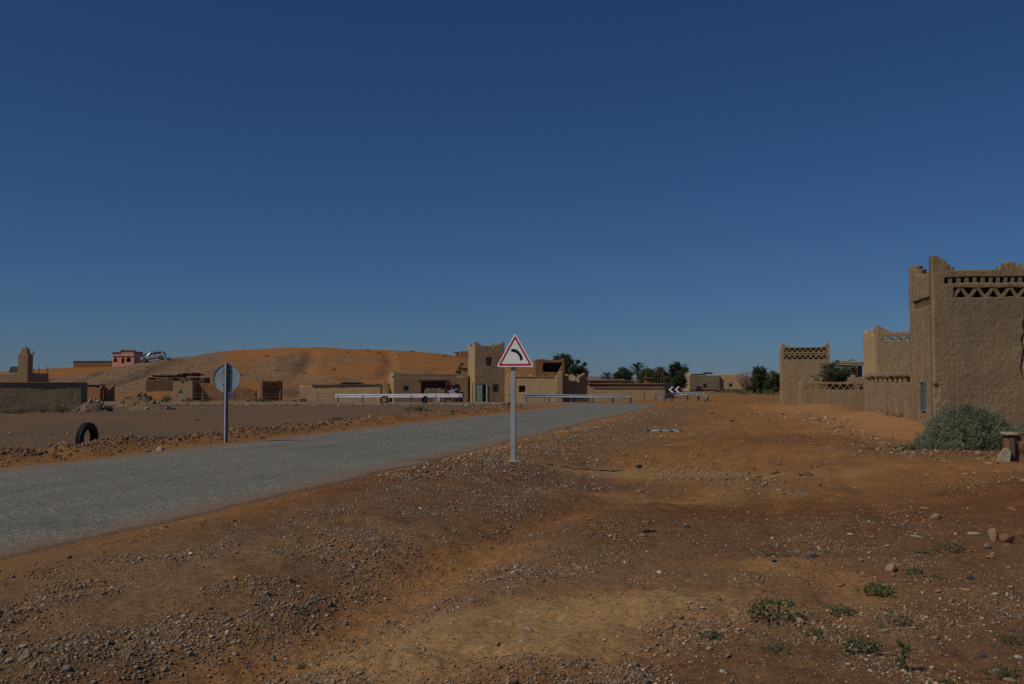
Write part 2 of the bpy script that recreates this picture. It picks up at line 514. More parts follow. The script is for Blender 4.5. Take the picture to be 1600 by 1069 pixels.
def zones(x, y):
    """where the soil is grey gravel, brown crust or pale silt, and how pebbly it is"""
    s = road_s(x, y); off = np.abs(s) - HALF
    n1 = fbm(x / 2.3, y / 2.3, 4, 51); n2 = fbm(x / 5.5, y / 4.0, 4, 61); n3 = fbm(x / 0.9, y / 0.9, 3, 71)
    left = sm((-s - HALF - 2.3 + 1.2 * (n1 - 0.5)) / 0.8) * (s < 0)
    grey = left * (0.65 + 0.5 * n2) * (y < 95)
    # gravel tongue between the road and the hollow
    tong = sm((off - 0.7) / 0.8) * (1 - sm((off - 3.2 - 2.2 * (n2 - 0.4)) / 1.0)) * (s > 0) * (1 - sm((y - 60) / 20))
    near_left = ell(x, y, -2.6, 7.2, 2.3, 3.6, 0.5) * (s > 0)
    gravel = np.clip(tong * (0.35 + 0.9 * n3) + near_left * (0.45 + 0.7 * n3), 0, 1)
    fr = ell(x, y, 3.0, 8.2, 3.6, 4.0, 0.5)
    gravel = np.clip(gravel + fr * (0.25 + 0.75 * n3) + ell(x, y, 0.2, 9.0, 1.0, 1.1, 0.6) * n3 * 1.2, 0, 1)
    gravel = np.clip(gravel + ell(x, y, 2.6, 18.0, 3.2, 1.0, 0.6) * 0.7 * n3 + ell(x, y, 10.0, 24.0, 3.0, 3.0, 0.6) * n3 * 0.6, 0, 1)
    silt = ell(x, y, -0.2, 6.3, 0.95, 0.75, 0.5) + ell(x, y, 0.6, 7.2, 1.3, 0.5, 0.5) + 0.8 * ell(x, y, 3.6, 20.6, 3.9, 0.8, 0.5) + 0.6 * ell(x, y, 2.0, 16.0, 1.5, 0.7, 0.6)
    silt = np.clip(silt, 0, 1)
    drift = np.exp(-((x - (13.3 + 0.13 * (y - 33.0))) / 2.0) ** 2) * sm((y - 27) / 4) * (1 - sm((y - 62) / 14))
    silt_sand = np.clip(drift * 1.3, 0, 1)
    damp = sm((n2 - 0.36) / 0.2) * (1 - sm((y - 20) / 10)) * sm((x + 4.5) / 2.5) * (s > 0)
    damp = np.clip(damp + 0.8 * ell(x, y, -1.5, 5.2, 1.2, 0.8, 0.4) + 0.7 * ell(x, y, 2.6, 13.5, 3.6, 2.4, 0.6) + 0.7 * ell(x, y, 9.0, 14.0, 4.5, 4.0, 0.6) + 0.6 * ell(x, y, 8.4, 30, 3, 2.6, 0.6), 0, 1)
    chan = np.exp(-(chan_d(x, y) / 0.5) ** 2)
    gravel = gravel * (1 - 0.9 * chan)
    damp = np.clip(damp - 0.5 * chan, 0, 1)
    damp = damp * (1 - 0.85 * silt) * (1 - silt_sand)
    gravel = gravel * (1 - 0.75 * silt) * (1 - silt_sand)
    return grey, damp, np.clip(silt + 0.0, 0, 1), gravel, silt_sand

grey, damp, silt, gravel, drift = zones(GX, GY)
set_col(gme, 'zone', np.stack([grey, damp, silt, gravel], -1).reshape(-1, 4))
set_col(gme, 'zone2', np.stack([drift, sm((np.abs(road_s(GX, GY)) - HALF) / 0.8), np.zeros_like(drift)], -1).reshape(-1, 3))

def ground_mat():
    t = NT('desert_ground'); w = t.vec('World')
    z = t.attr('zone'); zr, zg, zb = t.sep(z.outputs['Color'])[:3]; za = z.outputs['Alpha']
    z2 = t.sep(t.attr('zone2').outputs['Color'])
    big = t.noise(w, 0.35, 6, 0.6)
    mid = t.noise(w, 1.7, 6, 0.65)
    fine = t.noise(w, 22.0, 5, 0.7)
    c = t.mix(t.ramp(big, 0.35, 0.65), (0.305, 0.150, 0.055), (0.255, 0.120, 0.044))
    c = t.mix(t.ramp(mid, 0.5, 0.72, 0, 0.55), c, (0.185, 0.092, 0.042))
    trk = t.noise(t.vec('World', (1.4, 0.30, 1.0)), 1.1, 5, 0.7, 0.3)
    c = t.mix(t.ramp(trk, 0.50, 0.66, 0.0, 0.55), c, (0.165, 0.088, 0.045))
    c = t.mix(t.ramp(trk, 0.44, 0.30, 0.0, 0.35), c, (0.34, 0.185, 0.080))
    # brown crusted soil
    c = t.mix(t.math('MULTIPLY', zg, t.ramp(mid, 0.25, 0.6, 0.55, 1.0)), c, (0.15, 0.065, 0.027))
    # stony soil
    c = t.mix(t.math('MULTIPLY', za, t.ramp(mid, 0.3, 0.65, 0.85, 0.45)), c, (0.17, 0.107, 0.060))
    # dry silt
    c = t.mix(t.math('MULTIPLY', zb, t.ramp(mid, 0.2, 0.55, 0.6, 1.0)), c, (0.315, 0.188, 0.088))
    # grey stony plain
    c = t.mix(t.math('MULTIPLY', zr, t.ramp(mid, 0.3, 0.7, 1.0, 0.75)), c, (0.130, 0.094, 0.062))
    # drifted clean sand
    c = t.mix(z2[0], c, (0.36, 0.18, 0.075))
    # pebbles too small to be built
    vor = t.voro(w, 38.0); vc = t.voro(w, 38.0, 'Color')
    vs_ = t.sep(vc)
    pick = t.math('LESS_THAN', vs_[0], t.math('ADD', t.math('MULTIPLY', za, 0.62), t.math('ADD', 0.05, t.math('MULTIPLY', zr, 0.12))))
    disc = t.ramp(vor, 0.22, 0.42, 1.0, 0.0)
    peb = t.math('MULTIPLY', pick, disc)
    pc = t.mix(vs_[1], (0.10, 0.078, 0.06), (0.33, 0.245, 0.17))
    c = t.mix(t.math('MULTIPLY', peb, 0.85), c, pc)
    vor2 = t.voro(w, 110.0); vc2 = t.sep(t.voro(w, 110.0, 'Color'))
    pick2 = t.math('LESS_THAN', vc2[0], t.math('ADD', t.math('MULTIPLY', za, 0.6), t.math('ADD', 0.16, t.math('MULTIPLY', zr, 0.3))))
    peb2 = t.math('MULTIPLY', pick2, t.ramp(vor2, 0.25, 0.45, 1.0, 0.0))
    c = t.mix(t.math('MULTIPLY', peb2, 0.7), c, t.mix(vc2[1], (0.08, 0.06, 0.05), (0.30, 0.23, 0.17)))
    k = t.ramp(fine, 0.25, 0.75, 0.62, 1.36)
    kk = t.n.new('ShaderNodeCombineColor')
    for i in range(3): t.l.new(k, kk.inputs[i])
    c = t.mix(1.0, c, kk.outputs[0], 'MULTIPLY')
    hgt = t.math('ADD', t.math('MULTIPLY', peb, 1.0), t.math('ADD', t.math('MULTIPLY', peb2, 0.4), t.math('MULTIPLY', fine, 0.8)))
    b = t.bump(hgt, 0.7, 0.012)
    b = t.bump(mid, 0.35, 0.10, b)
    rip = t.noise(t.vec('World', (1.2, 4.5, 1.0)), 2.2, 3, 0.5, 0.6)
    b = t.bump(t.math('MULTIPLY', rip, t.math('ADD', 0.25, z2[0])), 0.5, 0.05, b)
    return t.done(c, 0.95, b, 0, 0.08)
M['ground'] = ground_mat()
ground = link('ground', gme, M['ground'])
tag(ground, 'orange desert soil with brown crust, pale silt and pebbly gravel patches', 'ground', kind='structure')

# ------------------------------------------------------------------ road
def road_path():
    P = []
    for y in np.arange(-30, ARC_Y, 0.5):
        P.append((RSL * (y - 28.3) - 3.7, y, -hy, hx))
    a0 = math.atan2(-hx, hy)
    for a in np.linspace(a0, math.pi / 2, 40):
        P.append((ARC_C[0] + RC * math.cos(a), ARC_C[1] + RC * math.sin(a), -math.cos(a), -math.sin(a)))
    for x in np.arange(ARC_C[0] - 0.8, -140, -1.0):
        P.append((x, FAR_Y + 0.0, 0.0, -1.0))
    return np.array(P)
RP = road_path()
us = np.concatenate([[-1.0, -0.985, -0.95], np.linspace(-0.88, 0.88, 15), [0.95, 0.985, 1.0]])
n = len(RP); mU = len(us)
V = np.zeros((n, mU, 3)); Aat = np.zeros((n, mU, 3))
dist = np.concatenate([[0], np.cumsum(np.hypot(np.diff(RP[:, 0]), np.diff(RP[:, 1])))])
for j, u in enumerate(us):
    wob = (0.55 * (fbm(dist / 2.2, np.full(n, 3.0 * np.sign(u)), 5, 81, 0.65) - 0.5)) * (abs(u) > 0.9)
    off = -(u * HALF + np.sign(u) * wob)      # positive u = right side
    V[:, j, 0] = RP[:, 0] + RP[:, 2] * off
    V[:, j, 1] = RP[:, 1] + RP[:, 3] * off
    crown = 0.036 - 0.02 * u * u + (-0.05 if abs(u) == 1.0 else 0.0)
    V[:, j, 2] = crown
    Aat[:, j, 0] = (u + 1) / 2; Aat[:, j, 1] = abs(u)
base = G(V[:, :, 0], V[:, :, 1])
V[:, :, 2] += np.minimum(base, 0.02) * 0.9
ii = np.arange(n * mU).reshape(n, mU)
F = np.stack([ii[:-1, :-1], ii[:-1, 1:], ii[1:, 1:], ii[1:, :-1]], -1).reshape(-1, 4)
rme = mesh_np('road', V.reshape(-1, 3), F, True)
set_col(rme, 'lane', Aat.reshape(-1, 3))

def road_mat():
    t = NT('chip_seal_asphalt'); w = t.vec('World')
    la = t.sep(t.attr('lane').outputs['Color'])
    big = t.noise(w, 0.5, 5, 0.6); fine = t.noise(w, 55, 4, 0.75)
    vor = t.sep(t.voro(w, 46.0, 'Color'))
    c = t.mix(t.ramp(big, 0.3, 0.7), (0.150, 0.143, 0.120), (0.190, 0.180, 0.150))
    c = t.mix(t.ramp(vor[0], 0.0, 1.0, 0.0, 0.55), c, (0.36, 0.34, 0.285))
    c = t.mix(t.math('MULTIPLY', t.math('LESS_THAN', vor[1], 0.30), 0.7), c, (0.07, 0.066, 0.058))
    c = t.mix(t.math('MULTIPLY', t.math('GREATER_THAN', vor[1], 0.86), 0.6), c, (0.40, 0.38, 0.325))
    # wheel paths polished darker
    wob = t.math('MULTIPLY', t.math('SUBTRACT', big, 0.5), 0.10)
    x = t.math('ADD', la[0], wob)
    wear = t.ramp(t.noise(w, 0.22, 4, 0.6), 0.38, 0.62, 0.15, 1.0)
    for cx in (0.24, 0.43, 0.60, 0.78):
        g = t.ramp(t.math('ABSOLUTE', t.math('SUBTRACT', x, cx)), 0.0, 0.11, 0.36, 0.0)
        g = t.math('MULTIPLY', g, wear)
        c = t.mix(g, c, (0.108, 0.105, 0.088))
    # sand blown over the margins
    e = t.math('ADD', la[1], t.math('MULTIPLY', t.math('SUBTRACT', t.noise(w, 1.6, 6, 0.7), 0.5), 0.34))
    dust = t.math('MULTIPLY', t.ramp(e, 0.72, 1.0, 0.0, 0.9), t.ramp(fine, 0.3, 0.62, 0.35, 1.0))
    c = t.mix(dust, c, (0.245, 0.135, 0.070))
    crs = t.noise(w, 16, 3, 0.8)
    kr = t.ramp(crs, 0.3, 0.7, 0.80, 1.16)
    kc = t.n.new('ShaderNodeCombineColor')
    for i in range(3): t.l.new(kr, kc.inputs[i])
    c = t.mix(1.0, c, kc.outputs[0], 'MULTIPLY')
    # tar patches and a crack along the seam
    pat = t.noise(w, 0.32, 3, 0.5)
    c = t.mix(t.ramp(pat, 0.64, 0.67, 0.0, 0.35), c, (0.085, 0.082, 0.078))
    b = t.bump(t.math('ADD', vor[0], fine), 0.8, 0.010)
    return t.done(c, 0.85, b, 0, 0.25)
M['road'] = road_mat()
road = link('road', rme, M['road'])
tag(road, 'grey chip seal road running ahead and bending left', 'road', kind='structure')

# ------------------------------------------------------------------ hills and dunes
def interp(xs, pts):
    p = np.array(pts); return np.interp(xs, p[:, 0], p[:, 1])
CREST = [(-190, 0.4), (-140, 1.0), (-110.6, 1.4), (-100, 2.2), (-94, 2.9), (-85.6, 3.8), (-80, 4.7), (-75, 6.0), (-70, 7.2), (-66.3, 8.1), (-59.4, 9.3), (-51, 9.8), (-45.6, 10.1),
         (-38.7, 10.0), (-35.2, 9.6), (-22, 9.3), (-13.8, 8.5), (-9, 7.9), (0, 6.5), (7, 5.0), (16.6, 2.4), (27.6, -0.4), (60, -1.0)]
def hill_z(x, y):
    x = np.asarray(x, float); y = np.asarray(y, float)
    c = interp(x, CREST)
    c = (c + interp(x - 2.5, CREST) + interp(x + 2.5, CREST)) / 3
    t = (y - 118.0) / (213.0 - 118.0)
    up = sm(t) * 0.75 + 0.25 * np.clip(t, 0, 1)
    dn = 1 - sm((y - 213) / 90)
    z = c * np.where(y < 213, up, dn)
    wild = sm((y - 118) / 25)
    gul = np.abs(vnoise(x / 7.0 + 0.02 * y, y / 60.0, 121) - 0.5) * 2
    z = z - wild * 0.9 * (1 - sm(gul / 0.35)) * (1 - sm((y - 188) / 20))
    z = z + wild * (1.1 * (fbm(x / 17, y / 17, 3, 101) - 0.5) * (1 - 0.75 * sm((y - 185) / 25)) + 0.35 * (fbm(x / 4.0, y / 4.0, 3, 111) - 0.5))
    return z - 0.35
DUNE = [(-300, 3.5), (-168, 4.6), (-134.7, 4.9), (-125, 5.4), (-115.7, 6.2), (-105, 6.7), (-98.5, 6.9), (-91, 6.9), (-79, 4.0), (-60, 1.0), (-40, -1)]
def dune_z(x, y):
    c = interp(x, DUNE)
    c = (c + interp(np.asarray(x) - 4, DUNE) + interp(np.asarray(x) + 4, DUNE)) / 3
    t = (np.asarray(y, float) - 150) / (255.0 - 150)
    z = c * np.where(y < 255, sm(t), 1 - sm((y - 275) / 120))
    return z + 0.7 * (fbm(np.asarray(x) / 14, np.asarray(y) / 14, 3, 131) - 0.5) * sm(t * 3) * (1 - 0.8 * sm((t - 0.75) * 5)) - 0.5
def hz(x, y):
    return max(float(hill_z(np.array([x]), np.array([y]))[0]), float(dune_z(np.array([x]), np.array([y]))[0]) if y > 150 else -9, gz(x, y))

def hill_mat(name, sandy):
    t = NT(name); w = t.vec('World')
    a = t.sep(t.attr('sand').outputs['Color'])
    big = t.noise(w, 0.09, 6, 0.65, 0.5); mid = t.noise(w, 0.6, 6, 0.7); fine = t.noise(w, 5.0, 4, 0.75)
    sand = t.mix(t.ramp(mid, 0.35, 0.65), (0.330, 0.150, 0.052), (0.270, 0.118, 0.044))
    rock = t.mix(t.ramp(fine, 0.35, 0.65), (0.18, 0.118, 0.072), (0.29, 0.178, 0.096))
    vor = t.sep(t.voro(w, 2.4, 'Color'))
    rock = t.mix(t.math('LESS_THAN', vor[0], 0.25), rock, (0.11, 0.08, 0.06))
    rock = t.mix(t.ramp(mid, 0.5, 0.75, 0.0, 0.45), rock, (0.24, 0.12, 0.05))
    m = t.math('ADD', a[0], t.math('MULTIPLY', t.math('SUBTRACT', big, 0.5), 1.5))
    m = t.math('ADD', m, t.math('MULTIPLY', t.math('SUBTRACT', mid, 0.5), 0.7))
    c = t.mix(t.ramp(m, 0.38, 0.62), rock, sand)
    b = t.bump(fine, 0.5, 0.15)
    b = t.bump(mid, 0.35, 0.6, b)
    return t.done(c, 0.95, b, 0, 0.05)
def grid(name, x0, x1, nx, y0, y1, ny, fn, sand):
    X, Y = np.meshgrid(np.linspace(x0, x1, nx), np.linspace(y0, y1, ny), indexing='xy')
    Z = fn(X, Y)
    i = np.arange(nx * ny).reshape(ny, nx)
    F = np.stack([i[:-1, :-1], i[:-1, 1:], i[1:, 1:], i[1:, :-1]], -1).reshape(-1, 4)
    me = mesh_np(name, np.stack([X, Y, Z], -1).reshape(-1, 3), F, True)
    s = sand(X, Y)
    set_col(me, 'sand', np.stack([s, s, s], -1).reshape(-1, 3))
    return me
def hill_sand(x, y):
    top = sm((y - 180) / 25) * sm((x + 72) / 25) * 0.75
    foot = (1 - sm((y - 124) / 8)) * 0.25
    right = sm((x + 30) / 20) * 0.25
    return 0.50 + top + foot + right - 0.4 * sm((-48 - x) / 14)
M['hill'] = hill_mat('stony_hill', False)
hill = link('hill', grid('hill', -190, 60, 260, 114, 300, 190, hill_z, hill_sand), M['hill'])
tag(hill, 'stony hill capped with orange sand behind the village', 'hill', kind='structure')
dune = link('sand_dune', grid('sand_dune', -300, -40, 150, 148, 400, 110, dune_z, lambda x, y: 0.85 + 0 * x), M['hill'])
tag(dune, 'orange dune rising at the far left under the pink house', 'dune', kind='structure')

def mount_z(x, y):
    r = fbm(x / 900.0, y / 2500.0, 4, 151)
    r2 = fbm(x / 260.0, y / 300.0, 4, 161)
    prof = np.exp(-((y - 7000) / 900.0) ** 2)
    return prof * (28 + 75 * r * (0.7 + 0.5 * r2)) - 4
mt = NT('far_mountain_rock'); mw = mt.vec('World')
mcol = mt.mix(mt.ramp(mt.noise(mw, 0.004, 6, 0.7), 0.35, 0.65), (0.14, 0.085, 0.085), (0.23, 0.14, 0.115))  # purple cast of distant haze is mixed into the rock colour
M['mount'] = mt.done(mcol, 0.95, None, 0, 0.05)
mountains = link('mountains', grid('mountains', -6000, 6000, 400, 4800, 9000, 50, mount_z, lambda x, y: 0 * x), M['mount'])
tag(mountains, 'low purple brown mountain ridge on the horizon', 'mountains', kind='structure')

# ------------------------------------------------------------------ building kit
def mask_wall(name, W, H, thick, fn, m, parent, loc=(0, 0, 0), rz=0.0, res=0.12, amp=0.015, seed=1, disp=None, jitter=0.3):
    """a solid wall cut from a grid of cells: fn(u, v) says where it is solid; holes and stepped tops are real"""
    nx = max(2, int(round(W / res))); nz = max(2, int(round(H / res)))
    du, dv = W / nx, H / nz
    U, Vv = np.meshgrid((np.arange(nx) + 0.5) * du, (np.arange(nz) + 0.5) * dv, indexing='ij')
    S = np.asarray(fn(U, Vv), bool) if fn else np.ones_like(U, bool)
    gu, gv = np.meshgrid(np.arange(nx + 1) * du, np.arange(nz + 1) * dv, indexing='ij')
    j1 = (vnoise(gu / 0.35 + 5 * seed, gv / 0.35, seed) - 0.5) * 2 * jitter * min(du, 0.1)
    j2 = (vnoise(gu / 0.35, gv / 0.35 + 7 * seed, seed + 5) - 0.5) * 2 * jitter * min(dv, 0.1)
    edge_u = (gu > 1e-6) & (gu < W - 1e-6)
    d = amp * ((fbm(gu / 0.9, gv / 0.9, 3, seed + 9) - 0.5) * 2 + 0.6 * (vnoise(gu / 0.12, gv / 0.12, seed + 3) - 0.5))
    if disp is not None:
        d = d + disp(gu, gv)
    front = np.stack([gu + np.where(edge_u, j1, 0), -d, gv + j2], -1)
    back = np.stack([gu + np.where(edge_u, j1, 0), thick + 0 * d, gv + j2], -1)
    nv = (nx + 1) * (nz + 1)
    VV = np.concatenate([front.reshape(-1, 3), back.reshape(-1, 3)])
    I = np.arange(nv).reshape(nx + 1, nz + 1)
    a, b, c, e = I[:-1, :-1], I[1:, :-1], I[1:, 1:], I[:-1, 1:]
    fs = [np.stack([a, b, c, e], -1)[S], (np.stack([a, e, c, b], -1) + nv)[S]]
    P = np.pad(S, 1)
    lo = S & ~P[1:-1, :-2]; hi = S & ~P[1:-1, 2:]; lf = S & ~P[:-2, 1:-1]; rt = S & ~P[2:, 1:-1]
    fs.append(np.stack([b, a, a + nv, b + nv], -1)[lo])
    fs.append(np.stack([e, c, c + nv, e + nv], -1)[hi])
    fs.append(np.stack([a, e, e + nv, a + nv], -1)[lf])
    fs.append(np.stack([c, b, b + nv, c + nv], -1)[rt])
    FF = np.concatenate(fs)
    used, inv = np.unique(FF.ravel(), return_inverse=True)
    me = mesh_np(name, VV[used], inv.reshape(-1, 4), False)
    return link(name, me, m, parent, loc, (0, 0, rz))

def rect(u, v, a, b, c, d):
    return (u > a) & (u < b) & (v > c) & (v < d)

def corner_steps(u, v, W, H, top, w, n=3):
    """stepped corner merlons of width w rising from H to top at both ends"""
    k = np.clip(np.minimum(u, W - u) / w, 0, 1)
    return v < np.where(k < 1, top - (top - H) * np.floor(k * n) / n, H)

def place(px, Y, rz=0.0, dz=0.0, hill=False, z=None):
    x = sx(px, Y)
    g = hz(x, Y) if hill else gz(x, Y)
    return ((x, Y, (g if z is None else z) + dz), rz)

def building(name, label, cat, px, Y, rot, W, D, H, m, wallfn=None, sidefn=None, roof=True, thick=0.35, res=0.15, base=-0.4, hill=False, z=None,
             side_m=None, amp=0.03, left_H=None, group=None, roof_m=None, right=True, back=True, seed=1, roof_drop=0.35, disp=None):
    """four mud walls and a roof; the origin is the front left corner seen from the road"""
    loc, _ = place(px, Y, 0, 0, hill, z)
    t = empty(name, loc, RAD(rot), label, cat, group)
    Hh = H - base
    def shift(fn):
        return (lambda u, v: fn(u, v + base)) if fn else None
    mask_wall('front_wall', W, Hh + 1.2, thick, lambda u, v: (wallfn(u, v + base) if wallfn else (v + base < H)), m, t, (0, 0, base), 0, res, amp, seed, disp)
    sf = sidefn if sidefn else (lambda u, v: v < H)
    sm_ = side_m or m
    # left wall runs from the back corner to the front one, so its outside faces left
    mask_wall('side_wall', D - thick - 0.006, Hh + 1.2, thick, lambda u, v: sf(D - u, v + base), sm_, t, (0, D, base), -math.pi / 2, res, amp, seed + 1)
    if right:
        mask_wall('side_wall', D - thick - 0.006, Hh + 1.2, thick, lambda u, v: sf(u + thick, v + base), sm_, t, (W, thick + 0.006, base), math.pi / 2, res, amp, seed + 2)
    if back:
        b = MB().box((W / 2, D - thick / 2 - 0.012, H / 2 + base / 2), (W - 2 * thick - 0.02, thick - 0.03, H - base)); b.build('back_wall', m, t)
    if roof:
        rf = MB().box((W / 2, D / 2, H - roof_drop), (W - 2 * thick + 0.1, D - 2 * thick + 0.1, 0.12)); rf.build('roof', roof_m or m, t)
    return t

def window(parent, u0, u1, v0, v1, y=0.0, frame='iron', depth=0.12, bars=2, name='window', glass='glass', fw=0.05, sill=False, rail=1):
    """frame, dark pane set back in the wall and upright bars, in the wall's own coordinates"""
    f = MB()
    w, h = u1 - u0, v1 - v0; cx, cz = (u0 + u1) / 2, (v0 + v1) / 2
    for sx_ in (u0 + fw / 2, u1 - fw / 2): f.box((sx_, y + 0.03, cz), (fw, 0.08, h))
    for sz_ in (v0 + fw / 2, v1 - fw / 2): f.box((cx, y + 0.031, sz_), (w - 2 * fw - 0.004, 0.076, fw))
    o = f.build(name, M[frame], parent)
    MB().box((cx, y + depth, cz), (w - 0.002, 0.02, h - 0.002)).build('pane', M[glass], o)
    for k in range(bars):
        MB().box((u0 + w * (k + 1) / (bars + 1), y + 0.02, cz), (0.03, 0.03, h - 2 * fw - 0.004)).build('bar', M[frame], o)
    for k in range(rail):
        MB().box((cx, y + 0.045, v0 + h * (k + 1) / (rail + 1)), (w - 2 * fw - 0.004, 0.016, 0.03)).build('bar', M[frame], o)
    if sill:
        MB().box((cx, y - 0.05, v0 - 0.05), (w + 0.2, 0.12, 0.07)).build('sill', M['adobe_cream'], o)
    return o

# ------------------------------------------------------------------ the tall mud fort at the right edge
FR = -7.4
FY = 33.0
FX = sx(1460, FY)
fz = gz(FX - 0.6, FY - 1.0) - 0.05
fs_ = FY / FOC
def fzz(py): return sz(py, FY) - fz
FH = fzz(422)                     # parapet
FTOP = fzz(399)
fort = empty('mud_fort', (FX, FY, fz), RAD(FR), 'tall weathered mud brick fort with lattice parapet at the right edge', 'fort')
lat_top0, lat_top1 = fzz(443.5), fzz(434.5)      # row of square holes
lat_tri0, lat_tri1 = fzz(465.5), fzz(450.0)      # row of triangles
FW = 5.2
def fort_front(u, v):
    k = np.clip(u / 0.78, 0, 1)
    top = np.where(u < 0.22, FTOP, np.where(u < 0.82, FTOP - (FTOP - FH) * (np.floor((u - 0.22) / 0.12) + 1) / 5.0, FH))
    m1 = (np.abs(u - 2.45) < 0.30); m2 = (np.abs(u - 2.45) < 0.13)
    top = np.where(m1, FH + 0.13, top); top = np.where(m2, FH + 0.25, top)
    top = np.where(u > 2.85, FH + 0.20, top); top = np.where(u > 3.1, FH + 0.45, top)
    s = v < top
    s &= ~((v > lat_top0) & (v < lat_top1) & (u > 0.36) & (u < 4.6))
    s &= ~((v > lat_tri0) & (v < lat_tri1) & (u > 0.62) & (u < 4.6))
    return s
crack = [(2.94, fzz(482)), (2.90, fzz(498)), (2.83, fzz(507)), (2.86, fzz(520)), (2.78, fzz(530)), (2.86, fzz(545)), (2.80, fzz(560)), (2.72, fzz(577)), (2.80, fzz(590))]
crack2 = [(3.12, fzz(462)), (3.06, fzz(476)), (2.93, fzz(501)), (3.10, fzz(503))]
def seg_d(u, v, pts):
    best = np.full(np.shape(u), 9.0)
    for (a, b), (c, d) in zip(pts[:-1], pts[1:]):
        L = (c - a) ** 2 + (d - b) ** 2
        t = np.clip(((u - a) * (c - a) + (v - b) * (d - b)) / L, 0, 1)
        best = np.minimum(best, np.hypot(u - a - t * (c - a), v - b - t * (d - b)))
    return best
def fort_disp(u, v):
    vv = v - 0.5
    du_ = 0.03 * (vnoise(u / 0.07, vv / 0.07, 401) - 0.5); dv_ = 0.03 * (vnoise(u / 0.07, vv / 0.07, 402) - 0.5)
    dd = np.minimum(seg_d(u + du_, vv + dv_, crack), seg_d(u + du_, vv + dv_, crack2))
    z = -0.13 * np.clip(1 - dd / 0.034, 0, 1)
    # plaster fallen off the corner near the bush
    nn = 0.25 * (fbm(u / 0.22, vv / 0.22, 3, 405) - 0.5)
    z = z - 0.09 * sm((0.17 - np.hypot((u - 0.03) / 0.9, (vv - fzz(618)) / 2.4) + nn) / 0.08)
    z = z - 0.06 * sm((0.16 - np.hypot((u - 3.15), (vv - fzz(497)) / 0.9) + nn) / 0.06)
    z = z + 0.012 * (fbm(u / 0.5, vv / 0.5, 3, 407) - 0.5) + 0.013 * (vnoise(u / 0.05, vv / 0.06, 408) - 0.5)
    return z
mask_wall('front_wall', FW, FTOP + 1.0, 0.42, lambda u, v: fort_front(u, v - 0.5), M['fort'], fort, (0, 0, -0.5), 0, 0.04, 0.014, 41, fort_disp, 0.5)
# brick lattice: every strut and post of the parapet is a brick of its own
pr = 12.4 * fs_
br = MB().box((0, 0, 0), (0.068, 0.2, 1.0)).mesh('brick')
def strut(parent, u0, v0, u1, v1, y, m, w=1.0, dp=1.0, name='lattice_brick'):
    L = math.hypot(u1 - u0, v1 - v0)
    o = link(name, br, m, parent, ((u0 + u1) / 2, y, (v0 + v1) / 2), (0, math.atan2(u1 - u0, v1 - v0), 0), (w, dp, L))
    return o
br.materials.append(M['fort'])
u = 0.62; up = True; h0, h1 = lat_tri0 - 0.03, lat_tri1 + 0.03
while u < 4.5:
    w_ = pr * (0.92 + 0.16 * random.random())
    strut(fort, u, h0 if up else h1, u + w_, h1 if up else h0, 0.12 + 0.02 * random.random(), None, 1.35 + 0.25 * random.random(), 1.2)
    u += w_; up = not up
u = 0.37
while u < 4.5:
    gap = 0.115 + 0.03 * random.random(); pw = 0.10 + 0.03 * random.random()
    tl = (random.random() - 0.5) * 0.04
    strut(fort, u + gap + pw / 2, lat_top0 - 0.03, u + gap + pw / 2 + tl, lat_top1 + 0.03, 0.17, None, pw / 0.068, 1.5)
    u += gap + pw
# left side wall with slots and stepped merlon at its far end
FD = 3.0
ls0, ls1 = fzz(476), fzz(462)
def fort_left(u, v):              # u from the far end towards the corner
    q = FD - u                    # distance from the near corner
    top = np.where(q > FD - 0.35, FTOP - 0.05, np.where(q > FD - 0.85, FTOP - 0.22, np.where(q > FD - 1.1, FTOP - 0.4, FH - 0.02)))
    top = np.where(q < 0.7, FH + 0.05, top)
    s = v < top
    s &= ~((v > ls0) & (v < ls1) & (q > 0.25) & (q < 2.5))
    s &= ~rect(q, v, 1.12, 1.62, 0.55 * 1, fzz(596))
    s &= ~(rect(q, v, 0.30, 0.36, fzz(486), fzz(481)) | rect(q, v, 0.42, 0.47, fzz(487), fzz(482)) | rect(q, v, 0.34, 0.42, fzz(438), fzz(434)))
    return s
win0 = fzz(644)
def fort_left2(u, v):
    q = FD - u
    s = fort_left(u, v)
    s |= rect(q, v, 1.12, 1.62, 0.55, win0)
    return s
mask_wall('side_wall', FD - 0.425, FTOP + 1.0, 0.40, lambda u, v: fort_left2(u, v - 0.5), M['fort_side'], fort, (0.0, FD, -0.5), -math.pi / 2, 0.05, 0.035, 43, None, 0.5)
q = 0.26
while q < 2.45:
    o = strut(fort, 0.16, ls0 - 0.02, 0.16, ls1 + 0.02, q + 0.24, None, 3.2, 0.55)
    q += 0.29
wo_ = empty('window_hole', (0, 0, 0)); bpy.data.objects.remove(wo_)
fw_ = MB()
for yy in (1.14, 1.60): fw_.box((-0.005, yy, (win0 + fzz(596)) / 2), (0.09, 0.045, fzz(596) - win0))
for vv in (win0 + 0.02, fzz(596) - 0.02): fw_.box((-0.004, 1.37, vv), (0.086, 0.41, 0.045))
fwo = fw_.build('window', M['blue_frame'], fort)
MB().box((0.09, 1.37, (win0 + fzz(596)) / 2), (0.02, 0.49, fzz(596) - win0 - 0.01)).build('pane', M['glass'], fwo)
for k in range(3):
    MB().box((0.01, 1.25 + 0.12 * k, (win0 + fzz(596)) / 2), (0.02, 0.02, fzz(596) - win0 - 0.1)).build('bar', M['iron'], fwo)
MB().box((FW / 2, FD - 0.2, FH / 2 - 0.3), (FW - 0.02, 0.36, FH + 0.5)).build('back_wall', M['fort_side'], fort)
MB().box((FW - 0.2, FD / 2, FH / 2 - 0.3), (0.36, FD - 0.9, FH + 0.5)).build('side_wall', M['fort_side'], fort)
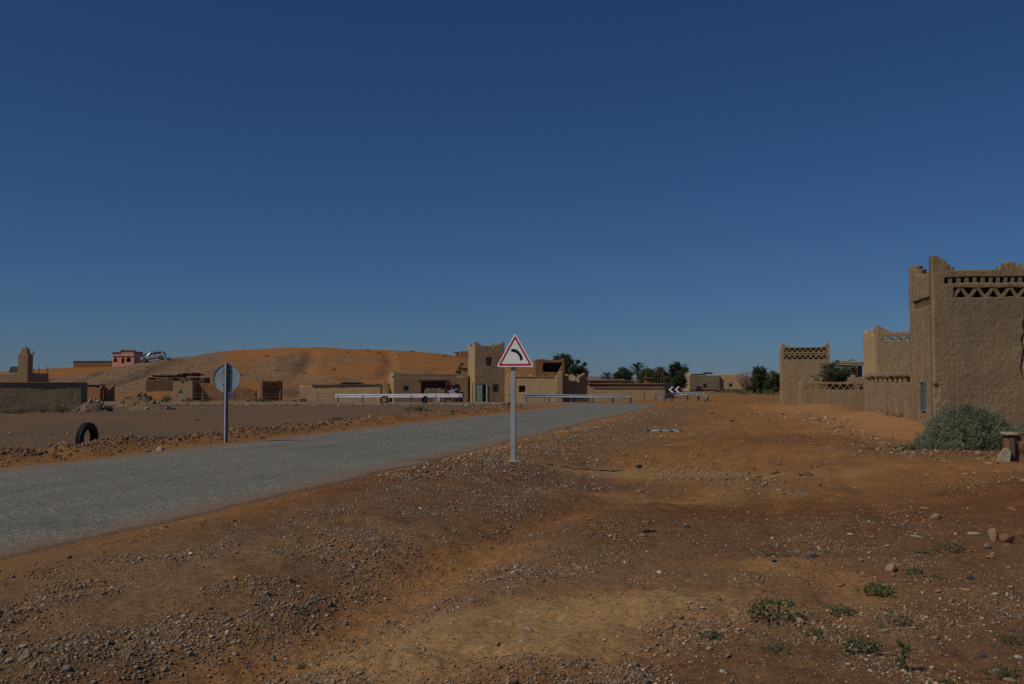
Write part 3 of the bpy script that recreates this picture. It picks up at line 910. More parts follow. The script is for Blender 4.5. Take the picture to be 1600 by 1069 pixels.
MB().box((FW / 2, FD / 2, FH - 0.12), (FW - 0.81, FD - 0.81, 0.1)).build('roof', M['fort_side'], fort)  # unseen roof raised close under the parapet to darken the lattice holes

# ------------------------------------------------------------------ courtyard wall with a row of square holes
fa = RAD(FR)
def fort_pt(u, q):                # fort-local (along front, depth) to world
    return (FX + u * math.cos(fa) - q * math.sin(fa), FY + u * math.sin(fa) + q * math.cos(fa))
WL = 7.4
wx, wy = fort_pt(0.06, FD + WL + 0.01)
wzb = fz
cw = empty('courtyard_wall', (wx, wy, wzb), fa - math.pi / 2, 'mud courtyard wall with a row of square holes joining the tall fort', 'wall')
WH = sz(583, 36.5) - wzb
def court(u, v):
    top = WH + 0.10 * np.floor((u / WL) * 3) / 3
    top = np.where(u > WL - 0.8, WH + 0.28, top)
    s = v < top - np.where((u < 0.25), 0.12, 0)
    for k in range(9):
        c = 0.55 + 0.78 * k
        w = 0.17 + 0.04 * (k % 3)
        hb = WH - 0.33 - 0.02 * (k % 2); s &= ~rect(u, v, c - w, c + w, hb, hb + 0.2 + 0.03 * (k % 2))
    return s
def court_disp(u, v):
    z = 0.07 * sm((v - 0.5 - (WH - 0.13)) / 0.03) * (v - 0.5 < WH + 0.4)      # proud coping
    nn = 0.5 * (fbm(u / 0.4, v / 0.3, 3, 421) - 0.5)
    z = z - 0.10 * sm((0.95 + nn + 0.25 * (vnoise(u / 0.09, 0 * u, 422) - 0.5) - v) / 0.10)   # eroded foot
    z = z + 0.05 * (vnoise(u / 0.16, v / 1.2, 423) - 0.5)
    return z
mask_wall('wall_body', WL, WH + 1.2, 0.38, lambda u, v: court(u, v - 0.5), M['fort_side'], cw, (0, 0, -0.5), 0, 0.05, 0.03, 45, court_disp, 0.5)
for k in range(9):
    MB().box((0.30 + 0.78 * k, 0.10, WH - 0.24), (0.16, 0.20, 0.2)).build('brick', M['fort_side'], cw, bevel=0.015)

# ------------------------------------------------------------------ low lattice wall behind the drift
LY = 60.0
ls = LY / FOC
lx = sx(1250, LY); lz = sz(640, LY)
low = empty('lattice_wall', (lx, LY, lz), RAD(-10), 'low mud wall pierced by a row of triangles below the courtyard palm', 'wall')
def lz_(py): return sz(py, LY) - lz
LW = 4.2
def lat_wall(u, v):
    s = v < lz_(597) + np.where((u < 0.35), 0.0, 0)
    s |= (v < lz_(590)) & (((u > 0.15) & (u < 0.42)) | ((u > 0.72) & (u < 0.86)) | ((u > 1.15) & (u < 1.28)) | (u > 2.75))
    s |= (v < lz_(586)) & (u > 2.95) & (u < 3.2)
    a, b = lz_(609), lz_(601)
    k = ((u - 0.32) / 0.40) % 1.0
    tri = (np.abs(k - 0.5) * 2 < (v - a) / (b - a) - 0.12) | (np.abs(np.abs(k - 0.5) - 0.5) * 2 < 1 - (v - a) / (b - a) - 0.12)
    s &= ~((v > a) & (v < b) & (u > 0.32) & (u < 3.9) & tri)
    return s
mask_wall('wall_body', LW, 3.2, 0.28, lambda u, v: lat_wall(u, v - 0.6), M['adobe_tan'], low, (0, 0, -0.6), 0, 0.035, 0.02, 47)
mask_wall('return_wall', 0.7, 2.4, 0.28, lambda u, v: v < 0.6 + lz_(597), M['adobe_pale'], low, (0.0, 1.0, -0.6), -math.pi / 2, 0.12, 0.02, 48)

# ------------------------------------------------------------------ square tower with three lattice rows
TY = 70.0
tx = sx(1221, TY); tz = sz(634, TY)
def tz_(py): return sz(py, TY) - tz
TW = sx(1293, TY) - tx
def tower_front(u, v):
    s = corner_steps(u, v, TW, tz_(543), tz_(536.5), 0.50, 4)
    u0, u1 = 0.20, TW - 0.16
    ins = (u > u0) & (u < u1)
    for a, b, per in ((tz_(550.5), tz_(544.5), 0.36), (tz_(562), tz_(556), 0.36)):
        k = ((u - u0) / per) % 1.0; f = (v - a) / (b - a)
        tri = (np.abs(k - 0.5) * 2 < f - 0.2) | (np.abs(np.abs(k - 0.5) - 0.5) * 2 < 1 - f - 0.2)
        s &= ~(ins & (v > a) & (v < b) & tri)
    a, b = tz_(554.5), tz_(552)
    s &= ~(ins & (v > a) & (v < b) & ((((u - u0) / 0.18) % 1.0) < 0.55))
    return s
tower = empty('lattice_tower', (tx, TY, tz), RAD(-13), 'square tan mud tower with three rows of brick lattice near the top', 'tower')
mask_wall('front_wall', TW, tz_(534) + 0.6, 0.3, lambda u, v: tower_front(u, v - 0.5), M['adobe_tan'], tower, (0, 0, -0.5), 0, 0.033, 0.02, 51)
TD = 3.4
def tside(u, v): return corner_steps(u, v, TD, tz_(543), tz_(536.5), 0.5, 4)
mask_wall('side_wall', TD - 0.306, tz_(534) + 0.6, 0.3, lambda u, v: tside(u, v - 0.5), M['adobe_pale'], tower, (0, TD, -0.5), -math.pi / 2, 0.08, 0.02, 52)
mask_wall('side_wall', TD - 0.306, tz_(534) + 0.6, 0.3, lambda u, v: tside(u + 0.3, v - 0.5), M['adobe_pale'], tower, (TW, 0.306, -0.5), math.pi / 2, 0.08, 0.02, 53)
MB().box((TW / 2, TD - 0.15, tz_(543) / 2 - 0.25), (TW - 0.64, 0.27, tz_(543) + 0.5)).build('back_wall', M['adobe_pale'], tower)
MB().box((TW / 2, TD / 2, tz_(543.7)), (TW - 0.62, TD - 0.62, 0.08)).build('roof', M['adobe_pale'], tower)  # unseen roof lifted to the top so the lattice openings stay dark

# ------------------------------------------------------------------ pale block with notched corners behind the courtyard
BY = 50.0
bx = sx(1370, BY); bz = gz(sx(1370, BY), BY)
def bz_(py): return sz(py, BY) - bz
BW, BD = 3.2, 3.4
def back_front(u, v):
    top = np.where(u < 0.14, bz_(508.5), np.where(u < 0.75, bz_(508.5) - (bz_(508.5) - bz_(519.5)) * (np.floor((u - 0.14) / 0.1) + 1) / 7.0, bz_(519.5)))
    s = v < top
    a, b = bz_(532.5), bz_(526)
    k = ((u - 0.27) / 0.42) % 1.0; f = (v - a) / (b - a)
    tri = (np.abs(k - 0.5) * 2 < f - 0.3) | (np.abs(np.abs(k - 0.5) - 0.5) * 2 < 1 - f - 0.3)
    return s & ~((v > a) & (v < b) & (u > 0.27) & (u < 3.0) & tri)
def back_left(u, v):
    q = BD - u
    top = np.where((q > 1.3) & (q < 2.1), bz_(512), np.where(q > 2.95, bz_(512), bz_(521)))
    return v < top
keep = empty('notched_block', (bx, BY, bz), RAD(-9), 'pale mud block with notched corners rising behind the courtyard wall', 'building')
mask_wall('front_wall', BW, bz_(506) + 0.5, 0.3, lambda u, v: back_front(u, v - 0.4), M['adobe_pale'], keep, (0, 0, -0.4), 0, 0.035, 0.015, 55)
mask_wall('side_wall', BD - 0.306, bz_(506) + 0.5, 0.3, lambda u, v: back_left(u, v - 0.4), M['adobe_cream'], keep, (0, BD, -0.4), -math.pi / 2, 0.06, 0.015, 56)
MB().box((BW / 2, BD - 0.15, bz_(537) / 2 - 0.2), (BW - 0.64, 0.27, bz_(537) + 0.4)).build('back_wall', M['adobe_pale'], keep)
MB().box((BW - 0.15, BD / 2, bz_(521) / 2 - 0.2), (0.28, BD - 0.64, bz_(521) + 0.4)).build('side_wall', M['adobe_pale'], keep)
MB().box((BW / 2, BD / 2, bz_(540)), (BW - 0.62, BD - 0.62, 0.12)).build('roof', M['adobe_pale'], keep)
# low parapet in front of the block
pw_ = empty('stub_parapet', (sx(1352, 44), 44, gz(16, 44)), RAD(-6), 'short broken mud parapet between courtyard wall and notched block', 'wall')
def stub(u, v): return v < np.where(u > 1.6, sz(575, 44) - gz(16, 44), np.where(u < 0.5, sz(583, 44) - gz(16, 44), sz(585.5, 44) - gz(16, 44)))
mask_wall('wall_body', 2.6, 3.4, 0.3, lambda u, v: stub(u, v - 0.3), M['adobe_tan'], pw_, (0, 0, -0.3), 0, 0.06, 0.02, 58)

# ------------------------------------------------------------------ shed with a flat pole roof in the courtyard
SY = 63.0
shx = sx(1294, SY); shz = gz(shx, SY)
def shz_(py): return sz(py, SY) - shz
shed = empty('courtyard_shed', (shx, SY, shz), RAD(-4), 'dark open shed with a flat pale pole roof beside the lattice tower', 'shed')
SW = sx(1346, SY) - shx
def shed_w(u, v):
    s = (v < shz_(574)) & (u < 1.35)
    a, b = shz_(581.5), shz_(577)
    k = ((u - 0.15) / 0.26) % 1.0; f = (v - a) / (b - a)
    tri = np.abs(k - 0.5) * 2 < 1 - f - 0.15
    s &= ~((v > a) & (v < b) & (u > 0.15) & (u < 1.25) & tri)
    s |= (u > SW - 0.22) & (v < shz_(571))
    return s
mask_wall('front_wall', SW, 3.6, 0.22, lambda u, v: shed_w(u, v - 0.3), M['adobe_tan'], shed, (0, 0, -0.3), 0, 0.035, 0.01, 59)
MB().box((SW / 2, 2.6, shz_(571) / 2), (SW, 0.2, shz_(571))).build('back_wall', M['adobe_brown'], shed)
MB().box((SW / 2 + 0.1, 1.2, shz_(568.5)), (SW + 0.1, 3.3, 0.10), (0.02, 0.015, 0)).build('roof', M['wood'], shed)
for k in range(4):
    MB().tube([(0.45 + 0.1 * k, -0.42 + 0.03 * k, shz_(570) + 0.07 * k), (SW + 0.15, -0.45 + 0.03 * k, shz_(571.5) + 0.07 * k)], 0.045, 6).build('pole', M['pole_wood'], shed)
for uu in (1.5, 1.95):
    MB().tube([(uu, -0.1, 0), (uu, -0.1, shz_(571))], 0.05, 6).build('post', M['wood'], shed)

# ------------------------------------------------------------------ central house: low wing
CY = 100.0
cs = CY / FOC
wg0 = gz(sx(615, CY), CY)
def wz(py, Y=CY): return sz(py, Y) - wg0
Wp = 7.55
op0, op1 = sx(658, CY) - sx(615, CY), sx(698, CY) - sx(615, CY)
def wing_front(u, v):
    H = wz(584)
    s = v < H
    s |= (u < 0.75) & (v < wz(581.5))
    per = 0.215
    s &= ~((((u - 0.65) / per) % 1.0 < 0.45) & (u > 0.65) & (u < Wp - 0.5) & (v > wz(589)) & (v < wz(585.8)))
    s &= ~rect(u, v, op0, op1, 0, wz(595))
    s &= ~rect(u, v, 1.07, 1.55, wz(611), wz(603)) & ~rect(u, v, 6.2, 6.65, wz(607), wz(601.5))
    return s
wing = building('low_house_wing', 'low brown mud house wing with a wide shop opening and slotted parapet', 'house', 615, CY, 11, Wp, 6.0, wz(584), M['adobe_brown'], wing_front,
                side_m=M['adobe_cream'], res=0.07, amp=0.02, seed=61, roof_drop=0.7)  # lighter cream sides put the sunlight on them into the colour
window(wing, 1.07, 1.55, wz(611), wz(603), bars=1, frame='iron', rail=2)
window(wing, 6.2, 6.65, wz(607), wz(601.5), bars=1, frame='iron', rail=1)
# pale corner turret at the left end
for k, (yy, hh) in enumerate(((0.05, 577.5), (1.1, 579.5), (2.2, 577.5))):
    MB().box((-0.02 + 0.14, yy + 0.15, wz(584) + (wz(hh) - wz(584)) / 2), (0.30, 0.32, wz(hh) - wz(584) + 0.02), None, 0.8).build('merlon', M['adobe_cream'], wing)
MB().box((-0.06, 1.3, wz(587.5)), (0.1, 2.5, 0.10)).build('ledge', M['adobe_pale'], wing)
for k in range(7):
    MB().box((-0.045, 0.35 + 0.42 * k, wz(600)), (0.08, 0.07, 0.07)).build('beam_end', M['adobe_brown'], wing)
# upright stones along the parapet at the right
for k, (px_, h_) in enumerate(((722, 0.28), (725, 0.38), (728.5, 0.30))):
    MB().box((sx(px_, CY) - sx(615, CY) + 0.1, 0.25, wz(584) + h_ / 2), (0.15, 0.14, h_ + 0.04), (0, 0.2 * (k - 1), 0), 0.6).build('merlon', M['adobe_pale'], wing)
for k, (px_, h_) in enumerate(((660, 0.2), (664, 0.3), (669, 0.28), (673, 0.2))):
    MB().box((sx(px_, CY) - sx(615, CY), 0.25, wz(584) + h_ / 2), (0.22, 0.14, h_ + 0.04), (0, 0.15 * (k - 1), 0), 0.6).build('merlon', M['adobe_grey'], wing)
MB().box(((op0 + op1) / 2, 2.2, wz(606)), (op1 - op0 + 1.0, 0.3, 2.4)).build('inner_wall', M['adobe_brown'], wing)
MB().box(((op0 + op1) / 2, 0.02, wz(594.3)), (op1 - op0 + 0.5, 0.5, 0.10)).build('lintel', M['wood'], wing)

# shop goods in front of the opening (each its own thing)
gz0 = gz(sx(680, 98), 98)
def local(px, py, Y): return (sx(px, Y), Y, sz(py, Y))
def heap(name, label, cat, px0, px1, py_top, Y, depth, m, seed, ragged=0.12):
    x0, x1 = sx(px0, Y), sx(px1, Y); z0 = gz((x0 + x1) / 2, Y); h = sz(py_top, Y) - z0
    nx, ny = 26, 9
    X, Yy = np.meshgrid(np.linspace(0, 1, nx), np.linspace(0, 1, ny), indexing='ij')
    prof = np.clip(np.minimum(X, 1 - X) * 14, 0, 1) ** 0.5 * np.clip(np.minimum(Yy, 1 - Yy) * 7, 0, 1) ** 0.5
    Z = h * prof * (1 - ragged + 2 * ragged * (fbm(X * 9, Yy * 3, 3, seed) - 0.3)) - 0.05
    V = np.stack([X * (x1 - x0) + 0.03 * vnoise(X * 9, Z * 9, seed), Yy * depth + 0.06 * (vnoise(X * 12, Z * 6, seed + 1) - 0.5), Z], -1)
    i = np.arange(nx * ny).reshape(nx, ny)
    F = np.stack([i[:-1, :-1], i[1:, :-1], i[1:, 1:], i[:-1, 1:]], -1).reshape(-1, 4)
    me = mesh_np(name, V.reshape(-1, 3), F, True)
    return tag(link(name, me, m, None, (x0, Y, z0)), label, cat)
heap('goods_heap', 'rust brown heap of sacks and matting inside the shop opening', 'goods', 661, 697, 604.5, 99.6, 1.0, M['wood'], 501, 0.2)
heap('grey_bundle', 'small grey bundle behind the white rail at the shop opening', 'bundle', 678, 688, 615, 98.3, 0.5, M['plastic_grey'], 503, 0.25)
sh = empty('hanging_cloth', (sx(697, 98.6), 98.6, gz0), RAD(14), 'red cloth hanging at the right side of the shop opening', 'cloth')
pts = []
X, Z = np.meshgrid(np.linspace(0, 0.5, 12), np.linspace(0.25, 1.75, 12), indexing='ij')
Vc = np.stack([X, 0.07 * np.sin(X * 38) + 0.04 * np.sin(Z * 5), Z], -1)
i = np.arange(144).reshape(12, 12)
Fc = np.stack([i[:-1, :-1], i[1:, :-1], i[1:, 1:], i[:-1, 1:]], -1).reshape(-1, 4)
co = link('cloth_sheet', mesh_np('cloth_sheet', Vc.reshape(-1, 3), Fc, True), M['red_cloth'], sh)
sd = co.modifiers.new('solid', 'SOLIDIFY'); sd.thickness = 0.02
MB().tube([(-0.05, 0, 0), (-0.05, 0, 1.85)], 0.03, 6).build('pole', M['wood'], sh)
MB().tube([(-0.08, 0, 1.76), (0.55, 0, 1.76)], 0.02, 6).build('rod', M['wood'], sh)
bxo = empty('oil_drum', (sx(715, 97.2), 97.2, gz(sx(715, 97.2), 97.2)), 0, 'dark red metal drum carrying a tyre beside the shop opening', 'drum')
MB().lathe([(0.0, 0.0), (0.56, 0.0), (0.58, 0.03), (0.56, 0.06), (0.56, 0.30), (0.585, 0.33), (0.56, 0.36), (0.56, 0.62), (0.585, 0.65), (0.56, 0.68), (0.56, 0.94), (0.58, 0.97), (0.56, 1.0), (0.0, 0.98)], 28).build('drum_body', M['dark_red'], bxo, smooth=False)
MB().lathe([(0.0, 0.99), (0.07, 0.99), (0.07, 1.03), (0.0, 1.03)], 12).build('bung', M['galv_dark'], bxo)

def tyre_mesh():
    prof = []
    Rr, w = 0.33, 0.10
    for r, h in ((0.205, -0.075), (0.20, -0.088), (0.215, -0.10), (0.26, -0.112), (0.30, -0.108), (0.322, -0.092), (0.332, -0.070), (0.334, -0.045), (0.322, -0.042), (0.322, -0.034), (0.335, -0.03),
                 (0.336, -0.006), (0.324, -0.004), (0.324, 0.004), (0.336, 0.006), (0.335, 0.03), (0.322, 0.034), (0.322, 0.042), (0.334, 0.045), (0.332, 0.070), (0.322, 0.092), (0.30, 0.108), (0.26, 0.112),
                 (0.215, 0.10), (0.20, 0.088), (0.205, 0.075), (0.25, 0.085), (0.295, 0.07), (0.305, 0.0), (0.295, -0.07), (0.25, -0.085), (0.205, -0.075)):
        prof.append((r, h))
    return MB().lathe(prof, 44, 'y').mesh('tyre', True)
TY_ME = tyre_mesh(); TY_ME.materials.append(M['rubber'])
def tyre(label, px, Y, rz, lean, sink, scale=1.0, z=None, cat='tyre'):
    x = sx(px, Y); zz = (gz(x, Y) if z is None else z) + 0.335 * scale - sink
    o = link('tyre', TY_ME, None, None, (x, Y, zz), (lean, 0, rz), (scale,) * 3)
    return tag(o, label, cat, 'old tyres set up as roadside markers')
tyre('black tyre half sunk upright in the rocky berm at the left', 138, 24.7, RAD(80), 0.05, 0.17, 1.16).scale.y = 0.82
tyre('upright black tyre under the white guardrail, nearer the pale turret', 600.5, 86.0, RAD(8), 0.0, 0.04, 1.05)
tyre('leaning black tyre under the white guardrail below the shop opening', 664, 86.5, RAD(-55), -0.25, 0.03, 1.05)
tyre('black tyre standing on the dark red drum by the shop', 713.5, 97.2, RAD(10), 0.08, 0.0, 1.2, gz(sx(715, 97.2), 97.2) + 0.99)

# ------------------------------------------------------------------ central house: tower
TY2 = 98.2
t0 = gz(sx(742, TY2), TY2)
def t_(py): return sz(py, TY2) - t0
W2 = sx(788, TY2) - sx(742, TY2) + 0.05
dz1 = t_(600)
def ct_front(u, v):
    s = corner_steps(u, v, W2, t_(540.5), t_(533.5), 0.62, 4)
    per = 0.19
    s &= ~((((u - 0.5) / per) % 1.0 < 0.45) & (u > 0.5) & (u < W2 - 0.35) & (v > t_(543.8)) & (v < t_(541.6)))
    s &= ~rect(u, v, 0.10, 1.22, 0.0, dz1)
    s &= ~rect(u, v, 1.15, 1.68, t_(572), t_(558)) & ~rect(u, v, 1.78, 2.34, t_(613), t_(601))
    return s
def ct_side(u, v):
    return corner_steps(u, v, 5.0, t_(540.5), t_(534.5), 0.62, 3)
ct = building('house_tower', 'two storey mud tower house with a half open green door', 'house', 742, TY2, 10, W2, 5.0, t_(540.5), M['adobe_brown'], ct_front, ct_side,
              side_m=M['adobe_cream'], res=0.06, amp=0.02, seed=65, roof_drop=0.8)  # sunlit sides painted lighter than the brown front
window(ct, 1.15, 1.68, t_(572), t_(558), bars=2, frame='iron', rail=2)
window(ct, 1.78, 2.34, t_(613), t_(601), bars=2, frame='iron', rail=2, sill=False)
dr = MB().box((0.14, 0.12, dz1 / 2), (0.06, 0.2, dz1)).box((1.19, 0.06, dz1 / 2), (0.09, 0.3, dz1)).box((0.66, 0.12, dz1 - 0.03), (0.96, 0.2, 0.06)).build('door_frame', M['plastic_white'], ct)
lf = MB().box((0.47, 0.06, dz1 / 2 - 0.03), (0.60, 0.05, dz1 - 0.08)).build('door', M['green_door'], ct)
for k in range(3): MB().box((0.47, 0.03, 0.35 + 0.55 * k), (0.44, 0.02, 0.40)).build('panel', M['green_door'], lf)
MB().box((0.70, 0.02, dz1 * 0.5), (0.03, 0.05, 0.14)).build('handle', M['iron'], lf)
MB().box((0.66, 1.2, dz1 / 2), (1.6, 0.05, dz1 + 0.3)).build('inner_wall', M['adobe_brown'], ct)
for k in range(2):
    MB().box((W2 - 1.15 + 0.5 * k, 0.12, t_(540.5) + 0.13), (0.28, 0.2, 0.26), (0, 0.3 * (k - 0.5), 0), 0.6).build('merlon', M['adobe_pale'], ct)

# ------------------------------------------------------------------ central house: right wing
RY = 98.5
r0 = gz(sx(789, RY), RY)
def r_(py): return sz(py, RY) - r0
W3 = 5.2
def rw_front(u, v):
    H = r_(588.5)
    s = v < H
    s |= (v - H < 0.26 - np.abs(u - 0.42) * 0.8) & (np.abs(u - 0.42) < 0.32)
    s |= (v - H < 0.28 - np.abs(u - 2.6) * 0.7) & (np.abs(u - 2.6) < 0.36)
    s &= ~rect(u, v, sx(811.5, RY) - sx(789, RY), sx(821, RY) - sx(789, RY), r_(613), r_(603.5))
    return s
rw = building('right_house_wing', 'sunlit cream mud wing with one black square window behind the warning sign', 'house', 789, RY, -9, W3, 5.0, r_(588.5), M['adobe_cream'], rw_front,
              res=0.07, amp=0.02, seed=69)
ux0, ux1 = sx(811.5, RY) - sx(789, RY), sx(821, RY) - sx(789, RY)
MB().box(((ux0 + ux1) / 2, 0.27, (r_(613) + r_(603.5)) / 2), (ux1 - ux0 + 0.02, 0.05, 0.66)).build('window', M['void_shade'], rw)  # black panel painted as the shade within the window opening
MB().box((W3 / 2 + 0.3, 0.2, r_(588.5) - 0.02), (W3 - 1.2, 0.56, 0.07)).build('coping', M['adobe_brown'], rw)
# leaning buttress at the ruin
bt = empty('wall_buttress', (sx(866, 97.6), 97.6, r0), RAD(-9), 'tall tapering mud buttress at the end of the cream wing', 'buttress')
H4 = sz(580, 97.6) - r0
nb = 12
mbb = MB()
mbb.prism([(0, -0.3), (0.85, -0.3), (0.83, H4 - 0.1), (0.7, H4), (0.5, H4 - 0.03), (0.28, H4 - 0.35)], 0, 0.7)
mbb.build('buttress_body', M['adobe_tan'], bt, bevel=0.06)
MB().box((0.38, -0.02, 0.85), (0.07, 0.06, 0.22), (0, 0.4, 0)).build('hole_shade', M['void_shade'], bt)  # dark block on the face painted as a small hole's shade
# roofless ruin right of it, its wall turned away from the sun
rr = empty('roofless_ruin', (sx(877, 98.5), 98.5, r0), RAD(38), 'roofless mud ruin in shadow with a ragged broken top', 'ruin')
H5 = sz(584, 98.5) - r0
def ruin(u, v):
    t = H5 - 0.15 + 0.35 * (vnoise(u / 0.35, 0 * u, 611) - 0.5)
    t = np.where((u > 1.0) & (u < 2.35), H5 - 0.75 + 0.3 * (vnoise(u / 0.2, 0 * u, 612) - 0.5), t)
    return v < t
mask_wall('front_wall', 3.4, H5 + 1.0, 0.35, lambda u, v: ruin(u, v - 0.4), M['adobe_brown'], rr, (0, 0, -0.4), 0, 0.07, 0.04, 71, None, 0.8)
mask_wall('side_wall', 3.0, H5 + 1.0, 0.35, lambda u, v: v - 0.4 < H5 - 0.2 + 0.4 * (vnoise(u / 0.3, 0 * u, 613) - 0.5), M['adobe_brown'], rr, (3.4, 0.36, -0.4), math.pi / 2, 0.07, 0.04, 72, None, 0.8)
mask_wall('back_wall', 3.4, H5 + 1.0, 0.35, lambda u, v: v - 0.4 < H5 - 0.35 + 0.5 * (vnoise(u / 0.3, 0 * u, 614) - 0.5), M['adobe_red'], rr, (0, 3.0, -0.4), 0, 0.07, 0.04, 73, None, 0.8)
# upper house behind with a dark open side
UY = 120.0
u0_ = gz(sx(836, UY), UY)
UHt = sz(562, UY) - u0_
def upf(u, v):
    s = v < UHt + 0.1 * np.sin(u * 2.1)
    s &= ~((v > sz(581, UY) - u0_) & (v < sz(567, UY) - u0_) & (u > 1.0) & (u < 3.35 - 0.5 * np.clip((sz(567, UY) - u0_ - v), 0, 1)))
    return s
uh = building('upper_house', 'red brown upper house with a wide black opening below the dark tree', 'house', 836, UY, 3, 3.6, 3.0, UHt, M['adobe_red'], upf, res=0.1, seed=75)
MB().box((2.1, 0.9, (sz(575, UY) - u0_)), (2.8, 0.1, 1.5)).build('inner_wall', M['void_shade'], uh)  # black sheet stands for the shade inside the wide opening

# ------------------------------------------------------------------ long low building left of the house
HY = 102.0
h0_ = gz(sx(469, HY), HY)
HH = sz(602.5, HY) - h0_
lb = building('long_low_house', 'long low cream mud house left of the pale turret', 'house', 469, HY, -3, 8.4, 4.0, HH, M['adobe_cream'], lambda u, v: v < HH, res=0.12, amp=0.02, seed=77, roof=False)
MB().box((4.9, 2.0, HH + 0.06), (7.3, 4.2, 0.13), (0, -0.012, 0)).build('roof', M['wood'], lb)
for k in range(12):
    MB().tube([(4.0 + 0.18 * k, 0.2 + 0.2 * random.random(), HH + 0.13), (4.2 + 0.18 * k, 1.8, HH + 0.25 + 0.1 * random.random())], 0.05, 5).build('roof_log', M['brush'], lb)
tn = empty('gate_post_wall', (sx(598, 101.3), 101.3, h0_), RAD(10), 'thin pale wall stub between the long house and the turret', 'wall')
mask_wall('wall_body', 0.55, 2.6, 0.2, lambda u, v: v - 0.3 < (sz(594.5, 101.3) - h0_) - 0.3 * (u > 0.35), M['adobe_cream'], tn, (0, 0, -0.3), 0, 0.06, 0.01, 79)

# ------------------------------------------------------------------ long wall house right of the centre, its end in shade
KY = 104.0
k0 = gz(sx(920, KY), KY) - 0.0
KH = sz(600, KY) - k0
kb = building('long_wall_house', 'long low mud house with a ledge and a shaded end by the chevron board', 'house', 920, KY, -19, 8.0, 5.0, KH, M['adobe_tan'], lambda u, v: v < KH, res=0.1, amp=0.02, seed=81,
              side_m=M['adobe_brown'])
MB().box((4.2, -0.06, KH - 0.38), (7.5, 0.12, 0.09)).build('ledge', M['adobe_brown'], kb)
MB().box((4.0, 0.1, KH + 0.03), (8.06, 0.7, 0.07)).build('coping', M['adobe_red'], kb)
for a, b, c, YY, mm, lab in ((921, 950, 595.5, 128, 'adobe_tan', 'low tan flat roofed house just left of the small palm'), (938, 975, 594, 140, 'adobe_cream', 'low cream house seen over the long wall below the small palm'),
                        (972, 992, 596.5, 126, 'adobe_pale', 'low pale house with a dark eave right of the small palm'), (1008, 1018, 591, 130, 'adobe_red', 'small reddish hut below the big trees')):
    z0 = gz(sx(a, YY), YY); hh = sz(c, YY) - z0; ww = sx(b, YY) - sx(a, YY)
    o = building('flat_roofed_house', lab, 'house', a, YY, -6, ww, 3.5, hh, M[mm], lambda u, v, hh=hh: v < hh, res=0.2, seed=int(a) % 50 + 83, roof=False)
    MB().box((ww / 2, 1.7, hh + 0.05), (ww + 0.3, 3.9, 0.12)).build('roof', M['wood' if a in (972, 921) else mm], o)

# ------------------------------------------------------------------ far house beyond the bend
LYY = 150.0
for nm, lab, a, b, top, rot, mm, YY, win in (
        ('far_house', 'far tan house block with a barred window behind the blue handcart', 1077, 1125, 587, 1, 'adobe_grey', 150.0, ((1099, 1104.5, 607, 600.5),)),
        ('far_house', 'far sunlit cream house end just right of the chevron board', 1061, 1078, 584.5, -32, 'adobe_cream', 151.0, ((1068.5, 1070, 604, 600),)),
        ('far_house', 'far cream house block with a small window left of the bare tree', 1124, 1160, 585.5, -6, 'adobe_cream', 150.5, ((1139, 1143.5, 605.5, 600),))):
    z0 = gz(sx(a, YY), YY) - 0.05; hh = sz(top, YY) - z0; ww = (sx(b, YY) - sx(a, YY)) / math.cos(RAD(rot))
    holes = [(sx(p, YY) - sx(a, YY), sx(q, YY) - sx(a, YY), sz(r, YY) - z0, sz(s, YY) - z0) for p, q, r, s in win]
    def ff(u, v, hh=hh, holes=holes):
        s = v < hh
        for h in holes: s &= ~rect(u, v, *h)
        return s
    o = building(nm, lab, 'house', a, YY, rot, ww, 6.0, hh, M[mm], ff, res=0.12, seed=int(a) % 40 + 91, amp=0.03)
    for h in holes: window(o, *h, bars=1, frame='iron', rail=1)
    if a != 1061: MB().box((ww / 2, -0.04, sz(609, YY) - z0), (ww, 0.1, 0.12)).build('plinth', M['adobe_red'], o)
rb = empty('roof_shelter', (sx(1099, 153), 153, sz(584.6, 153)), 0, 'small brown plank shelter on the roof of the far house', 'shelter')
MB().box((0.65, 0, 0.10), (1.3, 1.2, 0.18)).build('shelter_body', M['wood'], rb)
MB().box((0.55, 0, 0.26), (1.15, 1.4, 0.07)).build('shelter_roof', M['adobe_brown'], rb)
br_ = building('ruined_gable', 'dark broken mud ruin between far house and bare tree', 'ruin', 1159, 152.0, -10, 1.4, 2.5, sz(590, 152) - gz(sx(1159, 152), 152), M['adobe_red'],
               lambda u, v: v < (sz(586 + 0, 152) - gz(sx(1159, 152), 152)) - 0.5 * u, res=0.15, seed=97, roof=False)
ph = building('pale_far_house', 'pale far house showing between the two right hand trees', 'house', 1197, 165.0, -5, 2.3, 4, sz(582.5, 165) - gz(sx(1197, 165), 165), M['adobe_cream'], None, res=0.25, seed=98)
cart = empty('blue_handcart', (sx(1088, 143), 143, gz(sx(1088, 143), 143)), RAD(5), 'dark blue sheeted handcart in front of the far house', 'handcart')
MB().box((0.42, 0.3, 0.68), (0.85, 0.6, 0.12), (0, 0.1, 0)).build('cart_bed', M['blue_sheet'], cart)
MB().box((0.44, 0.3, 0.42), (0.6, 0.5, 0.4)).build('box', M['galv_dark'], cart)
for k in (0.15, 0.75):
    MB().lathe([(0.14, -0.03), (0.2, -0.03), (0.2, 0.03), (0.14, 0.03), (0.14, -0.03)], 14, 'y').build('wheel', M['rubber'], cart, (k, -0.02, 0.2))

